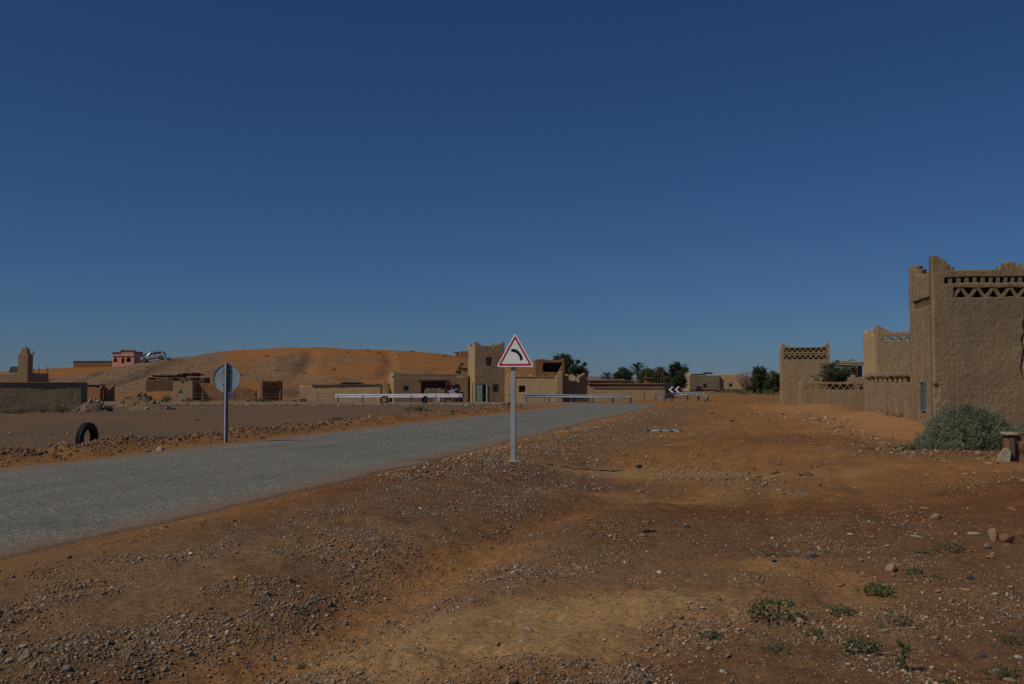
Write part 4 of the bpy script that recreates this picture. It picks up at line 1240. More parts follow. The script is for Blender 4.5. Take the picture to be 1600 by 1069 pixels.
# ------------------------------------------------------------------ left: blank wall, mosque, huts, pink house
AY = 58.5
a0_ = gz(sx(60, AY), AY)
AH = sz(598, AY) - a0_
AW = 9.0
mw_ = building('blank_mud_house', 'blank low grey brown mud house at the left edge', 'house', 0, AY, 13, AW, 1.6, AH, M['adobe_grey'], lambda u, v: v < AH, res=0.1, amp=0.03, seed=101, z=a0_)
mw_.location = (sx(130, 60.5) - AW * math.cos(RAD(13)), 60.5 - AW * math.sin(RAD(13)), a0_)
MB().box((AW / 2, 0.14, AH + 0.02), (AW + 0.03, 0.46, 0.05)).build('coping', M['adobe_pale'], mw_)

MY = 120.0
m0_ = gz(sx(0, MY), MY)
def m_(py): return sz(py, MY) - m0_
mq_l = sx(45, MY) - sx(-60, MY)
mosque = empty('mosque', (sx(-60, MY), MY, m0_), 0, 'small mud mosque with a square minaret behind the blank wall', 'mosque')
mask_wall('front_wall', mq_l - 1.25, m_(583) + 0.4, 0.3, None, M['adobe_tan'], mosque, (0, 0, -0.4), 0, 0.15, 0.02, 105)
mask_wall('side_wall', 4.3, m_(583) + 0.4, 0.3, None, M['adobe_brown'], mosque, (mq_l, 0.9, -0.4), math.pi / 2, 0.15, 0.02, 106)
MB().box((mq_l / 2, 2.4, m_(583) - 0.3), (mq_l - 0.35, 4.4, 0.15)).build('roof', M['adobe_tan'], mosque)
mn = MB().box((mq_l - 0.62, 0.45, m_(553) / 2 - 0.2), (1.22, 1.3, m_(553) + 0.4)).build('minaret', M['adobe_tan'], mosque, bevel=0.04)
MB().box((mq_l - 0.62, 0.45, m_(548.5)), (0.62, 0.62, m_(544) - m_(553))).build('lantern', M['adobe_tan'], mn)
MB().lathe([(0.0, 0.0), (0.16, 0.02), (0.12, 0.16), (0.05, 0.22), (0.02, 0.3), (0.0, 0.42)], 12).build('finial', M['adobe_brown'], mn, (mq_l - 0.62, 0.45, m_(544)))
for dx, dy in ((-0.5, -0.08), (0.5, -0.08), (0.5, 0.95), (-0.5, 0.95)):
    MB().box((mq_l - 0.62 + dx, 0.42 + dy, m_(553) + 0.14), (0.2, 0.2, 0.30 if dx < 0 else 0.42), None, 0.7).build('merlon', M['adobe_tan'], mn)
for k, (yy, hh) in enumerate(((1.6, 0.55), (2.9, 0.9), (5.1, 0.95))):
    MB().tube([(mq_l - 0.1, yy, m_(583) - 0.1), (mq_l - 0.1, yy, m_(583) + hh)], [0.05, 0.03], 6).build('spike', M['wood'], mosque)
for yy in (1.9, 3.0):
    MB().box((mq_l + 0.01, yy, m_(585.5)), (0.06, 0.22, 0.22)).build('vent', M['plastic_white'], mosque)
sp = empty('solar_panel', (sx(10, MY + 1), MY + 1.6, m_(582) + m0_), RAD(0), 'dark tilted solar panel on the mosque roof', 'solar panel')
MB().box((0.72, 0.2, 0.36), (1.42, 0.06, 0.82), (-0.5, 0, 0)).build('panel', M['solar'], sp)
for k in (0.2, 1.2): MB().tube([(k, 0.5, -0.35), (k, 0.35, 0.55)], 0.03, 6).build('strut', M['galv_dark'], sp)

# small ruined hut and the brown ruins on the slope
DYY = 108.0
d0_ = gz(sx(131, DYY), DYY)
DH = sz(606, DYY) - d0_
hut = building('ruined_hut', 'small orange brown ruined hut with brush on its roof and a dark doorway', 'hut', 128, DYY, -12, 2.3, 2.6, DH, M['adobe_red'],
               lambda u, v: v < DH + 0.14 * (vnoise(u / 0.3, 0 * u, 631) - 0.4), lambda u, v: (v < DH + 0.2 * np.sin(u * 3)) & ~rect(u, v, 0.5, 1.1, 0, 1.1), res=0.07, seed=107, roof=False)
for k in range(14):
    x = 0.05 + 1.6 * random.random()
    MB().tube([(x, 0.0 + random.random() * 0.4, DH + 0.05 + 0.1 * random.random()), (x + 0.5 * random.random() - 0.1, 1.4, DH + 0.18 + 0.15 * random.random())], 0.06, 5).build('brush_branch', M['brush'], hut)
EYY = 136.0
ex = sx(228, EYY); e0 = hz(ex, EYY)
EHH = sz(590, EYY) - e0
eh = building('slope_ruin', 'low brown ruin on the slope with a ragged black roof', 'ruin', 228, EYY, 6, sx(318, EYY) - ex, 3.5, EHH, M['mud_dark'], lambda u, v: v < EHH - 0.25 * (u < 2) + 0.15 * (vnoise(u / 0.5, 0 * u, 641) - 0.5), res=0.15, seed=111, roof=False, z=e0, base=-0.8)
for k in range(26):
    u_ = 1.0 + 6.6 * random.random(); big = u_ > 4.4
    MB().box((u_, 0.1 + 2.4 * random.random(), EHH + (0.32 if big else 0.12) + 0.18 * random.random()), (0.8 + 0.9 * random.random(), 0.9, 0.10 + (0.22 if big else 0.08) * random.random()), (0.3 * random.random() - 0.15, 0.3 * random.random() - 0.15, random.random())).build('roof_sheet', M['tarp'] if (big or k % 3 == 0) else M['brush'], eh)
FYY = 114.0
f0_ = gz(sx(271, FYY), FYY)
FHH = sz(596, FYY) - f0_
rh = building('roofless_house', 'roofless tan house with one small window left of the round sign', 'ruin', 271, FYY, -6, sx(303, FYY) - sx(271, FYY), 3.5, FHH, M['adobe_tan'],
              lambda u, v: (v < FHH - 0.2 * ((u > 0.9) & (u < 1.3)) + 0.14 * (vnoise(u / 0.25, 0 * u, 651) - 0.5)) & ~rect(u, v, sx(281, FYY) - sx(271, FYY), sx(287, FYY) - sx(271, FYY), sz(616.5, FYY) - f0_, sz(609, FYY) - f0_),
              res=0.06, seed=113, roof=False)
window(rh, sx(281, FYY) - sx(271, FYY), sx(287, FYY) - sx(271, FYY), sz(616.5, FYY) - f0_, sz(609, FYY) - f0_, bars=1, frame='green_door', rail=0)
gy = 115.0
g0_ = gz(sx(303, gy), gy)
gw = empty('crumbling_wall', (sx(303, gy), gy, g0_), RAD(-4), 'crumbling orange mud wall running behind the round sign', 'wall')
GW_ = sx(402, gy) - sx(303, gy)
mask_wall('wall_body', GW_, 3.2, 0.45, lambda u, v: v - 0.4 < (sz(597, gy) - g0_) * np.clip(1.02 - u / GW_ * 0.45, 0, 1) + 0.3 * (fbm(u / 0.6, 0 * u, 3, 661) - 0.5), M['adobe_red'], gw, (0, 0, -0.4), 0, 0.08, 0.06, 115, None, 0.8)
bxh = building('dark_ruin_box', 'square ruin with its dark shaded face, right of the round sign', 'ruin', 410, 112.0, 27, 2.3, 1.2, sz(595.5, 112) - gz(sx(410, 112), 112), M['mud_dark'],  # darker mud puts part of the face's shade into the colour
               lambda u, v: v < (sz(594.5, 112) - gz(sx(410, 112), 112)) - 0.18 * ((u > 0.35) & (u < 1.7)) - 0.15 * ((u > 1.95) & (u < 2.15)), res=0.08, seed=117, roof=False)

# pink house on the dune with its garden wall
PY = 243.0
def pz_(py): return sz(py, PY)
px0 = sx(175.5, PY); pzg = pz_(571.5)
pk = empty('pink_house', (px0, PY, pzg), RAD(-2), 'pink house with dark red copings on the dune crest', 'house')
pw1, pw2 = sx(189, PY) - px0, sx(210, PY) - px0
def p_(py): return pz_(py) - pzg
def pkf(u, v):
    s = (v < p_(551.5)) | ((u > pw1 - 0.2) & (v < p_(548.5)))
    def ar(c, w, b, t): return (np.abs(u - c) < w) & (v > b) & (v < t - np.where(np.abs(u - c) > w * 0.5, 0.35, 0))
    s &= ~(ar(sx(180.5, PY) - px0, 0.48, p_(566), p_(559)) | ar(sx(192.7, PY) - px0, 0.33, p_(568), p_(558)) | ar(sx(201.5, PY) - px0, 0.55, p_(566), p_(558.5)))
    return s
mask_wall('front_wall', pw2, 6.0, 0.35, lambda u, v: pkf(u, v - 1.0), M['pink'], pk, (0, 0, -1.0), 0, 0.11, 0.0, 119, None, 0.0)
mask_wall('side_wall', 4.5, p_(550.5) + 1.0, 0.35, None, M['pink'], pk, (pw2, 0.36, -1.0), math.pi / 2, 0.3, 0.0, 120, None, 0.0)
mask_wall('side_wall', 4.5, p_(551.5) + 1.0, 0.35, None, M['pink'], pk, (0, 4.86, -1.0), -math.pi / 2, 0.3, 0.0, 121, None, 0.0)
MB().box((pw2 / 2, 1.6, p_(560)), (pw2 - 0.8, 0.1, 2.6)).build('inner_wall', M['void_shade'], pk)  # black sheet painted as the shade behind the arches
MB().box((pw2 / 2, 2.6, p_(552.5)), (pw2 - 0.72, 4.4, 0.15)).build('roof', M['pink'], pk)
MB().box((pw1 / 2 - 0.1, 0.15, p_(551)), (pw1 + 0.1, 0.6, 0.2)).build('coping', M['oxblood'], pk)
MB().box(((pw1 + pw2) / 2, 0.15, p_(548.2)), (pw2 - pw1 + 0.4, 0.6, 0.2)).build('coping', M['oxblood'], pk)
MB().box((pw2 - 0.1, 2.7, p_(550)), (0.5, 4.5, 0.2)).build('coping', M['oxblood'], pk)
MB().box((pw2 / 2, -0.05, p_(557)), (pw2 - 0.2, 0.1, 0.14)).build('band', M['oxblood'], pk)
MB().box((pw1 + 0.25, 0.2, p_(547)), (0.45, 0.45, 0.5)).build('merlon', M['pink'], pk)
MB().box((pw2 - 0.25, 0.2, p_(547.2)), (0.4, 0.4, 0.45)).build('merlon', M['pink'], pk)
gwl = empty('garden_wall', (sx(114, PY), PY + 0.3, pz_(574.5)), 0, 'long low ochre garden wall left of the pink house', 'wall')
gl = sx(175, PY) - sx(114, PY)
MB().box((gl / 2, 0, 0.2), (gl - 0.05, 0.3, pz_(565.8) - pz_(574.5) + 1.2)).build('wall_body', M['adobe_red'], gwl)
MB().box((gl / 2, 0, pz_(565.3) - pz_(574.5) + 0.12), (gl, 0.5, 0.15)).build('coping', M['oxblood'], gwl)
gr_ = empty('pale_gate_ruin', (sx(216.5, 250), 250, sz(566, 250)), RAD(12), 'pale broken gate towers right of the pink house', 'ruin')
for (a, w, t, mm) in ((0.05, 0.85, 552.3, 'adobe_cream'), (1.15, 0.6, 554, 'adobe_cream')):
    MB().box((a + w / 2, 0.4, (sz(t, 250) - sz(566, 250)) / 2), (w, 0.9, sz(t, 250) - sz(566, 250) + 0.6)).build('pier', M[mm], gr_)
MB().box((1.0, 0.5, sz(560, 250) - sz(566, 250)), (0.5, 0.3, 1.6)).build('infill', M['adobe_red'], gr_)

# huts on the hill behind the tower
wt = empty('water_tank', (sx(712, 208), 208, hz(sx(712, 208), 208) - 0.2), 0, 'round grey water tank on the hill behind the tower', 'water tank')
MB().lathe([(0, 0), (0.66, 0), (0.66, 0.95), (0.62, 1.0), (0, 1.04)], 24).build('tank_body', M['concrete'], wt)
MB().lathe([(0.665, 0.86), (0.69, 0.87), (0.69, 0.95), (0.665, 0.96)], 24).build('rim', M['galv_dark'], wt)
hb = building('hilltop_hut', 'small square mud hut on the hill beside the water tank', 'hut', 718, 209.0, -8, 1.9, 1.8, 1.1, M['adobe_red'], None, res=0.2, seed=123, hill=True)

# ------------------------------------------------------------------ warning sign
SGX, SGY = gp(802, 726)
sgz = gz(SGX, SGY)
SS = SGY / FOC
sgn = empty('warning_sign', (SGX, SGY, sgz), RAD(-13), 'triangular red bordered left bend warning sign on a grey post', 'road sign')
SB = sz(573.5, SGY) - sgz          # bottom edge of the plate
SA = sz(520.5, SGY) - sgz          # apex
SWd = 60.5 * SS
cxs = 0.055
def tri_poly(inset, r, n=6):
    """rounded triangle in (x,z)"""
    A = [Vector((cxs - SWd / 2, SB)), Vector((cxs + SWd / 2, SB)), Vector((cxs, SA))]
    c = (A[0] + A[1] + A[2]) / 3
    inr = (c.y - SB)
    k = (inr - inset) / inr
    A = [c + (p - c) * k for p in A]
    out = []
    for i in range(3):
        p, a, b = A[i], A[i - 1], A[(i + 1) % 3]
        da = (a - p).normalized(); db = (b - p).normalized()
        half = da.angle(db) / 2
        d = r / math.tan(half)
        ctr = p + (da + db).normalized() * (r / math.sin(half))
        s, e = p + da * d, p + db * d
        a0 = math.atan2(s.y - ctr.y, s.x - ctr.x); a1 = math.atan2(e.y - ctr.y, e.x - ctr.x)
        while a1 - a0 > math.pi: a1 -= 2 * math.pi
        while a1 - a0 < -math.pi: a1 += 2 * math.pi
        for q in range(n + 1):
            t = a0 + (a1 - a0) * q / n
            out.append((ctr.x + r * math.cos(t), ctr.y + r * math.sin(t)))
    return out
yF = -0.075
MB().prism(tri_poly(0.0, 0.035), yF, yF + 0.028).build('plate', M['sign_white'], sgn)
def ring(o_, i_, y0, y1):
    n = len(o_); m = MB()
    V = [(p[0], y0, p[1]) for p in o_] + [(p[0], y0, p[1]) for p in i_] + [(p[0], y1, p[1]) for p in o_] + [(p[0], y1, p[1]) for p in i_]
    F = []
    for k in range(n):
        j = (k + 1) % n
        F += [(k, j, n + j, n + k), (2 * n + k, 3 * n + k, 3 * n + j, 2 * n + j), (k, 2 * n + k, 2 * n + j, j), (n + k, n + j, 3 * n + j, 3 * n + k)]
    return m.add(V, F)
ring(tri_poly(0.026, 0.018), tri_poly(0.062, 0.006), yF - 0.003, yF - 0.0005).build('red_border', M['sign_red'], sgn)
def s2(px, py): return (cxs + (px - 805.0) * SS, sz(py, SGY) - sgz)
outer = [s2(*p) for p in ((798.0, 547.6), (799.6, 545.8), (803.0, 545.4), (806.6, 546.3), (810.5, 548.8), (813.8, 552.6), (816.3, 557.4), (817.9, 563.4))]
tail = [s2(815.6, 562.0), s2(813.3, 564.0)]
inner = [s2(*p) for p in ((812.6, 560.0), (810.9, 556.2), (808.3, 553.0), (804.9, 550.9), (801.4, 550.2), (799.2, 549.6))]
MB().prism(outer + tail + inner, yF - 0.0032, yF - 0.0006).build('bend_arrow', M['sign_black'], sgn)
MB().box((0, 0, SB / 2 + 0.06), (0.096, 0.055, SB + 0.32)).build('post', M['post_grey'], sgn, bevel=0.008)
MB().box((cxs * 0.4, -0.036, SB + 0.08), (0.16, 0.018, 0.05)).box((cxs * 0.4, -0.036, SB + 0.34), (0.16, 0.018, 0.05)).build('bracket', M['galv_dark'], sgn)
MB().box((0, 0, SB + 0.228), (0.11, 0.07, 0.02)).build('post_cap', M['galv_dark'], sgn)
MB().lathe([(0.0, 0.03), (0.10, 0.03), (0.16, 0.0), (0.17, -0.1)], 14).build('footing', M['concrete'], sgn, smooth=True)

# ------------------------------------------------------------------ round sign seen from the back
RX, RY_ = gp(352, 692)
rz_ = gz(RX, RY_)
rs = RY_ / FOC
rsg = empty('round_sign', (RX, RY_, rz_ - 0.03), RAD(-7), 'round road sign seen from its grey metal back on the left verge', 'road sign')
RCz = sz(589.5, RY_) - rz_; RRad = 22.2 * rs
MB().lathe([(0.0, 0.0), (RRad - 0.012, 0.0), (RRad - 0.012, -0.022), (RRad, -0.022), (RRad, 0.012), (0.0, 0.012)], 56, 'y').build('disc', M['sign_back'], rsg, (0, 0.05, RCz), smooth=False)
Ht = sz(566.5, RY_) - rz_
MB().box((0, -0.012, Ht / 2), (0.036, 0.09, Ht + 0.06)).build('post_web', M['post_bright'], rsg)  # light catching the web is painted as a brighter colour
for k, mm in ((-1, 'galv_dark'), (1, 'galv_dark')):
    MB().box((k * 0.038, 0.012, Ht / 2), (0.047, 0.05, Ht + 0.05)).build('post_flange', M[mm], rsg)  # darker steel paints the shade on both sides of the web
for zz in (RCz - 0.18, RCz + 0.18):
    MB().box((0, 0.035, zz), (0.24, 0.02, 0.035)).build('bracket', M['galv_dark'], rsg)

# small blue board behind it
bb = empty('blue_board', (sx(363, 88.0), 93.0, gz(sx(363, 93), 93)), RAD(4), 'small dark blue board just behind the round sign post', 'sign')
bb.location.x = sx(363, 93.0)
MB().box((0, 0, sz(617.2, 93) - gz(sx(363, 93), 93)), (0.86, 0.04, 0.36)).build('board', M['blue_sheet'], bb)
MB().box((0, -0.022, sz(617.2, 93) - gz(sx(363, 93), 93)), (0.80, 0.006, 0.05)).build('stripe', M['post_grey'], bb)
for k in (-0.33, 0.33): MB().box((k, 0.035, 0.32), (0.05, 0.03, 0.75)).build('leg', M['galv_dark'], bb)

# ------------------------------------------------------------------ chevron boards
def chevron_board(label, px, Y, w, h, nchev, zc, rz):
    x = sx(px, Y); z0 = gz(x, Y)
    t = empty('chevron_board', (x, Y, z0), RAD(rz), label, 'road sign', 'black and white chevron boards at the bend')
    c = sz(zc, Y) - z0
    MB().box((w / 2, 0, c), (w, 0.03, h)).build('panel', M['sign_black'], t)
    for k in range(nchev):
        o = 0.03 + k * w / 2.05; a = h * 0.46; wd = 0.21; ln = 0.30
        poly = [(o, c), (o + ln, c + a), (o + ln + wd, c + a), (o + wd, c), (o + ln + wd, c - a), (o + ln, c - a)]
        MB().prism(poly, -0.019, -0.0165).build('chevron', M['sign_white'], t)
    for k in (0.06, w - 0.06):
        MB().box((k, 0.04, c / 2 + 0.1), (0.06, 0.04, c + h * 0.6 + 0.1)).build('post', M['galv'], t)
    return t
chevron_board('black board with two white chevrons at the end of the straight road', 1043.5, 92.5, 1.15, 0.58, 2, 608.8, -4)
chevron_board('small black and white chevron board by the shop drum', 699.5, 94.5, 0.62, 0.42, 2, 612.0, 14)

# ------------------------------------------------------------------ guardrails
def guardrail(label, path, zs, m, post_m, post_every=2.0, bolts=True, dep=1.0, hs=1.0):
    P = np.array(path, float)
    d = np.concatenate([[0], np.cumsum(np.hypot(np.diff(P[:, 0]), np.diff(P[:, 1])))])
    n = max(8, int(d[-1] / 0.3))
    t = np.linspace(0, d[-1], n)
    X = np.interp(t, d, P[:, 0]); Y = np.interp(t, d, P[:, 1]); Zt = np.interp(t, d, np.array(zs))
    ox, oy = X[0], Y[0]; z0 = gz(ox, oy)
    T = empty('guardrail', (ox, oy, z0), 0, label, 'guardrail', 'guardrails along the outside of the bend')
    tx_ = np.gradient(X); ty_ = np.gradient(Y); L = np.hypot(tx_, ty_); nx_, ny_ = ty_ / L, -tx_ / L       # towards the camera side
    sgn_ = np.where(ny_.mean() > 0, -1, 1); nx_ *= sgn_; ny_ *= sgn_
    prof = [(0.0, -0.155), (0.045, -0.135), (0.05, -0.075), (0.005, -0.03), (0.005, 0.03), (0.05, 0.075), (0.045, 0.135), (0.0, 0.155)]
    prof = prof + [(a - 0.006, b) for a, b in prof[::-1]]
    K = len(prof)
    V = np.zeros((n, K, 3))
    gzz = G(X, Y)
    for k, (a, b) in enumerate(prof):
        V[:, k, 0] = X - ox + nx_ * a * dep; V[:, k, 1] = Y - oy + ny_ * a * dep; V[:, k, 2] = Zt + b * hs + (gzz - z0)
    i = np.arange(n * K).reshape(n, K); j = np.roll(i, -1, 1)
    F = np.stack([i[:-1], j[:-1], j[1:], i[1:]], -1).reshape(-1, 4)
    me = mesh_np('beam', V.reshape(-1, 3), F, False)
    bm = bmesh.new(); bm.from_mesh(me); bmesh.ops.recalc_face_normals(bm, faces=bm.faces[:]); bm.to_mesh(me); bm.free()
    beam = link('beam', me, m, T)
    npost = max(2, int(round(d[-1] / post_every)) + 1)
    for q in np.linspace(0.25, d[-1] - 0.25, npost):
        x, y, zt = np.interp(q, t, X), np.interp(q, t, Y), np.interp(q, t, Zt)
        nxx, nyy = np.interp(q, t, nx_), np.interp(q, t, ny_)
        MB().box((x - ox - nxx * 0.1, y - oy - nyy * 0.1, zt / 2 - 0.1 + gz(x, y) - z0), (0.11, 0.15, zt + 0.35), (0, 0, math.atan2(nyy, nxx) + math.pi / 2)).build('post', post_m, T)
        MB().box((x - ox + nxx * 0.02, y - oy + nyy * 0.02, zt + gz(x, y) - z0), (0.07, 0.07, 0.09), (0, 0, math.atan2(nyy, nxx) + math.pi / 2)).build('reflector', M['sign_white'] if bolts else M['galv_dark'], T)
    return T
GYr = FAR_Y + HALF + 1.1
guardrail('long white guardrail across the front of the shop wing', [(sx(524, GYr - 1.5), GYr - 1.5), (sx(600, GYr - .8), GYr - .8), (sx(722, GYr), GYr)], [0.6, 0.6, 0.62], M['rail_white'], M['galv_dark'], 2.4, False, 0.4, 1.15)
def arc_pts(a0, a1, R, n=14):
    return [(ARC_C[0] + R * math.cos(a), ARC_C[1] + R * math.sin(a)) for a in np.linspace(RAD(a0), RAD(a1), n)]
guardrail('curved grey guardrail in front of the cream wing', arc_pts(86, 36, RC + HALF + 1.1), [0.60] * 14, M['galv'], M['galv_dark'], 2.2, True)
guardrail('short grey guardrail with turned down end under the chevron board', [(13.3, 87.0), (14.2, 88.4), (15.0, 88.2), (15.8, 87.2), (16.4, 85.8), (16.7, 85.0)], [0.50, 0.62, 0.63, 0.60, 0.52, 0.36], M['galv'], M['galv_dark'], 1.6, True)
mk = empty('marker_stake', (sx(1098, 83), 83, gz(sx(1098, 83), 83)), 0.1, 'thin pale stake at the end of the short guardrail', 'stake')
MB().tube([(0, 0, -0.1), (0.01, 0, 0.72)], 0.03, 6).build('stake_shaft', M['pole_wood'], mk)
MB().box((0.01, -0.03, 0.66), (0.07, 0.02, 0.12)).build('reflector', M['sign_white'], mk)

# ------------------------------------------------------------------ wire fences
def fence(label, posts, wires, m='pole_wood'):
    xs = [(sx(p, Y), Y) for p, Y, h in posts]
    ox, oy = xs[0]; z0 = gz(ox, oy)
    T = empty('wire_fence', (ox, oy, z0), 0, label, 'fence')
    for (x, y), (p, Y, h) in zip(xs, posts):
        MB().tube([(x - ox, y - oy, gz(x, y) - z0 - 0.1), (x - ox + 0.03, y - oy, gz(x, y) - z0 + h)], 0.045, 6).build('post', M[m], T)
    for hh in wires:
        MB().tube([(x - ox + 0.02, y - oy, gz(x, y) - z0 + hh) for x, y in xs], 0.012, 4).build('wire', M['galv_dark'], T)
    return T
fence('thin wire fence on pale posts in front of the ruins', [(263, 95, 0.9), (317, 95, 1.1), (345, 95, 0.9), (377.5, 95, 1.0), (438, 95.5, 1.1), (469, 96, 0.95), (495.5, 96, 1.0), (520, 96.5, 1.15)], (0.5, 0.8))
fence('thin wire fence in front of the green door and cream wing', [(723, 95.5, 0.8), (770.5, 95.6, 0.75), (797.5, 95.8, 0.8), (851, 96, 0.7), (920, 96.2, 0.7)], (0.62,), 'wood')
fence('thin wire fence posts along the long wall house', [(958.5, 96.0, 0.75), (983.5, 95.6, 0.85), (1006, 95, 0.85), (1023, 94.2, 0.6)], (0.55,), 'wood')
cr = empty('grey_crate', (sx(1022, 93.5), 93.5, gz(sx(1022, 93.5), 93.5)), RAD(-8), 'grey blue plastic crate against the shaded house corner', 'crate')
for k in (0.08, 0.3, 0.52): MB().box((0.55, 0, k + 0.04), (0.62, 0.5, 0.1)).build('slat', M['plastic_grey'], cr)
for k in (0.26, 0.84): MB().box((k, 0, 0.32), (0.07, 0.54, 0.64)).build('corner_post', M['blue_frame'], cr)
MB().box((0.55, 0, 0.66), (0.70, 0.54, 0.06)).build('lid', M['galv'], cr)

# ------------------------------------------------------------------ car on the hill
def suv():
    Yc = 186.0; x = sx(240.5, Yc)
    zl, zr = hz(x - 1.25, Yc), hz(x + 1.25, Yc)
    T = empty('parked_car', (x, Yc, (zl + zr) / 2 - 0.02), 0, 'silver off road car parked nose down on the hill slope', 'car')
    T.rotation_euler = (0, -math.atan2(zr - zl, 2.5), RAD(9))
    side = [(-2.15, 0.42), (-2.2, 0.62), (-2.12, 0.86), (-1.9, 0.98), (-1.05, 1.10), (2.12, 1.12), (2.2, 0.95), (2.22, 0.55), (2.12, 0.40), (1.80, 0.38), (1.72, 0.62), (1.45, 0.78), (1.15, 0.66), (1.02, 0.36),
            (-1.02, 0.34), (-1.12, 0.64), (-1.4, 0.78), (-1.68, 0.64), (-1.78, 0.38)]
    MB().prism(side, -0.88, 0.88).build('body', M['silver'], T, bevel=0.05)
    cab = [(-1.08, 1.08), (-0.35, 1.62), (-0.05, 1.69), (1.55, 1.70), (1.85, 1.62), (2.12, 1.10)]
    m = MB()
    n = len(cab)
    V = [(a, -0.84 + 0.16 * (b - 1.08) / 0.6, b) for a, b in cab] + [(a, 0.84 - 0.16 * (b - 1.08) / 0.6, b) for a, b in cab]
    F = [tuple(range(n)), tuple(range(2 * n - 1, n - 1, -1))] + [(i, i + n, (i + 1) % n + n, (i + 1) % n) for i in range(n)]
    m.add(V, F).build('cabin', M['silver'], T, bevel=0.03)
    def pane(poly, y0, lean, nm='window'):
        mm = MB(); k = len(poly)
        V = [(a, y0 + lean * (b - 1.08), b) for a, b in poly]; V2 = [(a, v[1] + (0.02 if y0 < 0 else -0.02), b) for (a, b), v in zip(poly, V)]
        mm.add(V + V2, [tuple(range(k)), tuple(range(2 * k - 1, k - 1, -1))] + [(i, i + k, (i + 1) % k + k, (i + 1) % k) for i in range(k)])
        return mm.build(nm, M['glass'], T)
    for s in (-1, 1):
        for poly in ([(-0.82, 1.15), (-0.30, 1.55), (0.02, 1.60), (0.10, 1.15)], [(0.18, 1.15), (0.14, 1.60), (0.88, 1.60), (0.92, 1.15)], [(1.0, 1.16), (0.98, 1.60), (1.55, 1.58), (1.78, 1.18)]):
            pane(poly, s * 0.852, -s * 0.2667)
    MB().box((-0.72, 0, 1.36), (0.02, 1.42, 0.80), (0, 0.93, 0)).build('windscreen', M['glass'], T)
    MB().box((2.0, 0, 1.38), (0.03, 1.3, 0.40), (0, -0.45, 0)).build('rear_window', M['glass'], T)
    for s in (-1, 1):
        MB().box((0.75, s * 0.62, 1.745), (1.9, 0.05, 0.06)).build('roof_rail', M['car_black'], T)
        MB().box((-2.09, s * 0.62, 0.82), (0.2, 0.36, 0.16)).build('headlight', M['lamp'], T)
        MB().box((2.17, s * 0.72, 0.98), (0.12, 0.2, 0.34)).build('tail_light', M['tail'], T)
        MB().box((-0.62, s * 0.98, 1.16), (0.12, 0.2, 0.13)).build('mirror', M['car_black'], T)
        MB().box((0.0, s * 0.885, 0.46), (2.0, 0.03, 0.14)).build('sill', M['car_black'], T)
        for wx_ in (-1.4, 1.42):
            w = MB().lathe([(0.20, -0.10), (0.31, -0.11), (0.345, -0.07), (0.345, 0.07), (0.31, 0.11), (0.20, 0.10)], 24, 'y').build('wheel', M['rubber'], T, (wx_, s * 0.80, 0.345))
            MB().lathe([(0.0, 0.105 * s), (0.06, 0.10 * s), (0.19, 0.075 * s), (0.205, 0.09 * s)], 20, 'y').build('rim', M['galv'], w)
    MB().box((-2.19, 0, 0.62), (0.08, 1.5, 0.22)).build('bumper', M['car_black'], T)
    MB().box((-2.12, 0, 0.84), (0.1, 0.8, 0.14)).build('grille', M['car_black'], T)
suv()

# ------------------------------------------------------------------ rubble mounds at the left
def mound(name, label, px, Y, w, d, h, m, seed, rocks, rock_m):
    x = sx(px, Y); z0 = gz(x, Y)
    n = 40
    X, Yy = np.meshgrid(np.linspace(-1, 1, n), np.linspace(-1, 1, n), indexing='ij')
    r = np.hypot(X, Yy)
    Z = h * sm(1.0 - r) ** 0.8 * (0.65 + 0.7 * fbm(X * 2.2 + seed, Yy * 2.2, 4, seed)) - 0.12 + 0.10 * h * (fbm(X * 9, Yy * 9, 3, seed + 2) - 0.5)
    i = np.arange(n * n).reshape(n, n)
    F = np.stack([i[:-1, :-1], i[1:, :-1], i[1:, 1:], i[:-1, 1:]], -1).reshape(-1, 4)
    T = empty(name, (x, Y, z0), 0, label, 'mound')
    link('mound_body', mesh_np('mound_body', np.stack([X * w / 2, Yy * d / 2, Z], -1).reshape(-1, 3), F, True), m, T)
    rg = np.random.default_rng(seed)
    for k in range(rocks):
        a, q = rg.uniform(-0.8, 0.8), rg.uniform(-0.85, 0.4)
        ii_, jj = int((a + 1) / 2 * (n - 1)), int((q + 1) / 2 * (n - 1))
        s = rg.uniform(0.10, 0.26)
        oc = link('clod', STONES[k % len(STONES)], None, T, (a * w / 2, q * d / 2, Z[ii_, jj] + s * 0.1), tuple(rg.uniform(0, 6, 3)), (s, s * rg.uniform(.7, 1.1), s * .7))
        oc.material_slots[0].link = 'OBJECT'; oc.material_slots[0].material = rock_m[k % len(rock_m)]
    return T

def stone_mesh(seed, angular=0.25, flat=0.7):
    bm = bmesh.new(); bmesh.ops.create_icosphere(bm, subdivisions=2, radius=1.0)
    rg = np.random.default_rng(seed)
    cuts = [Vector(rg.normal(size=3)).normalized() for _ in range(7)]
    offs = rg.uniform(0.55, 0.9, 7)
    sq = Vector((1.0, rg.uniform(0.65, 0.95), flat * rg.uniform(0.8, 1.15)))
    for v in bm.verts:
        p = v.co.copy()
        for c, o in zip(cuts, offs):
            d = p.dot(c)
            if d > o: p -= c * (d - o) * (0.55 + angular)
        p *= 1 + 0.10 * (vnoise(np.array([p.x * 2.3 + seed]), np.array([p.y * 2.3 + p.z * 3.1]), seed)[0] - 0.5)
        v.co = Vector((p.x * sq.x, p.y * sq.y, p.z * sq.z))
    me = bpy.data.meshes.new('stone'); bm.to_mesh(me); bm.free()
    for p in me.polygons: p.use_smooth = angular < 0.2
    me.materials.append(M['st_grey'])
    return me
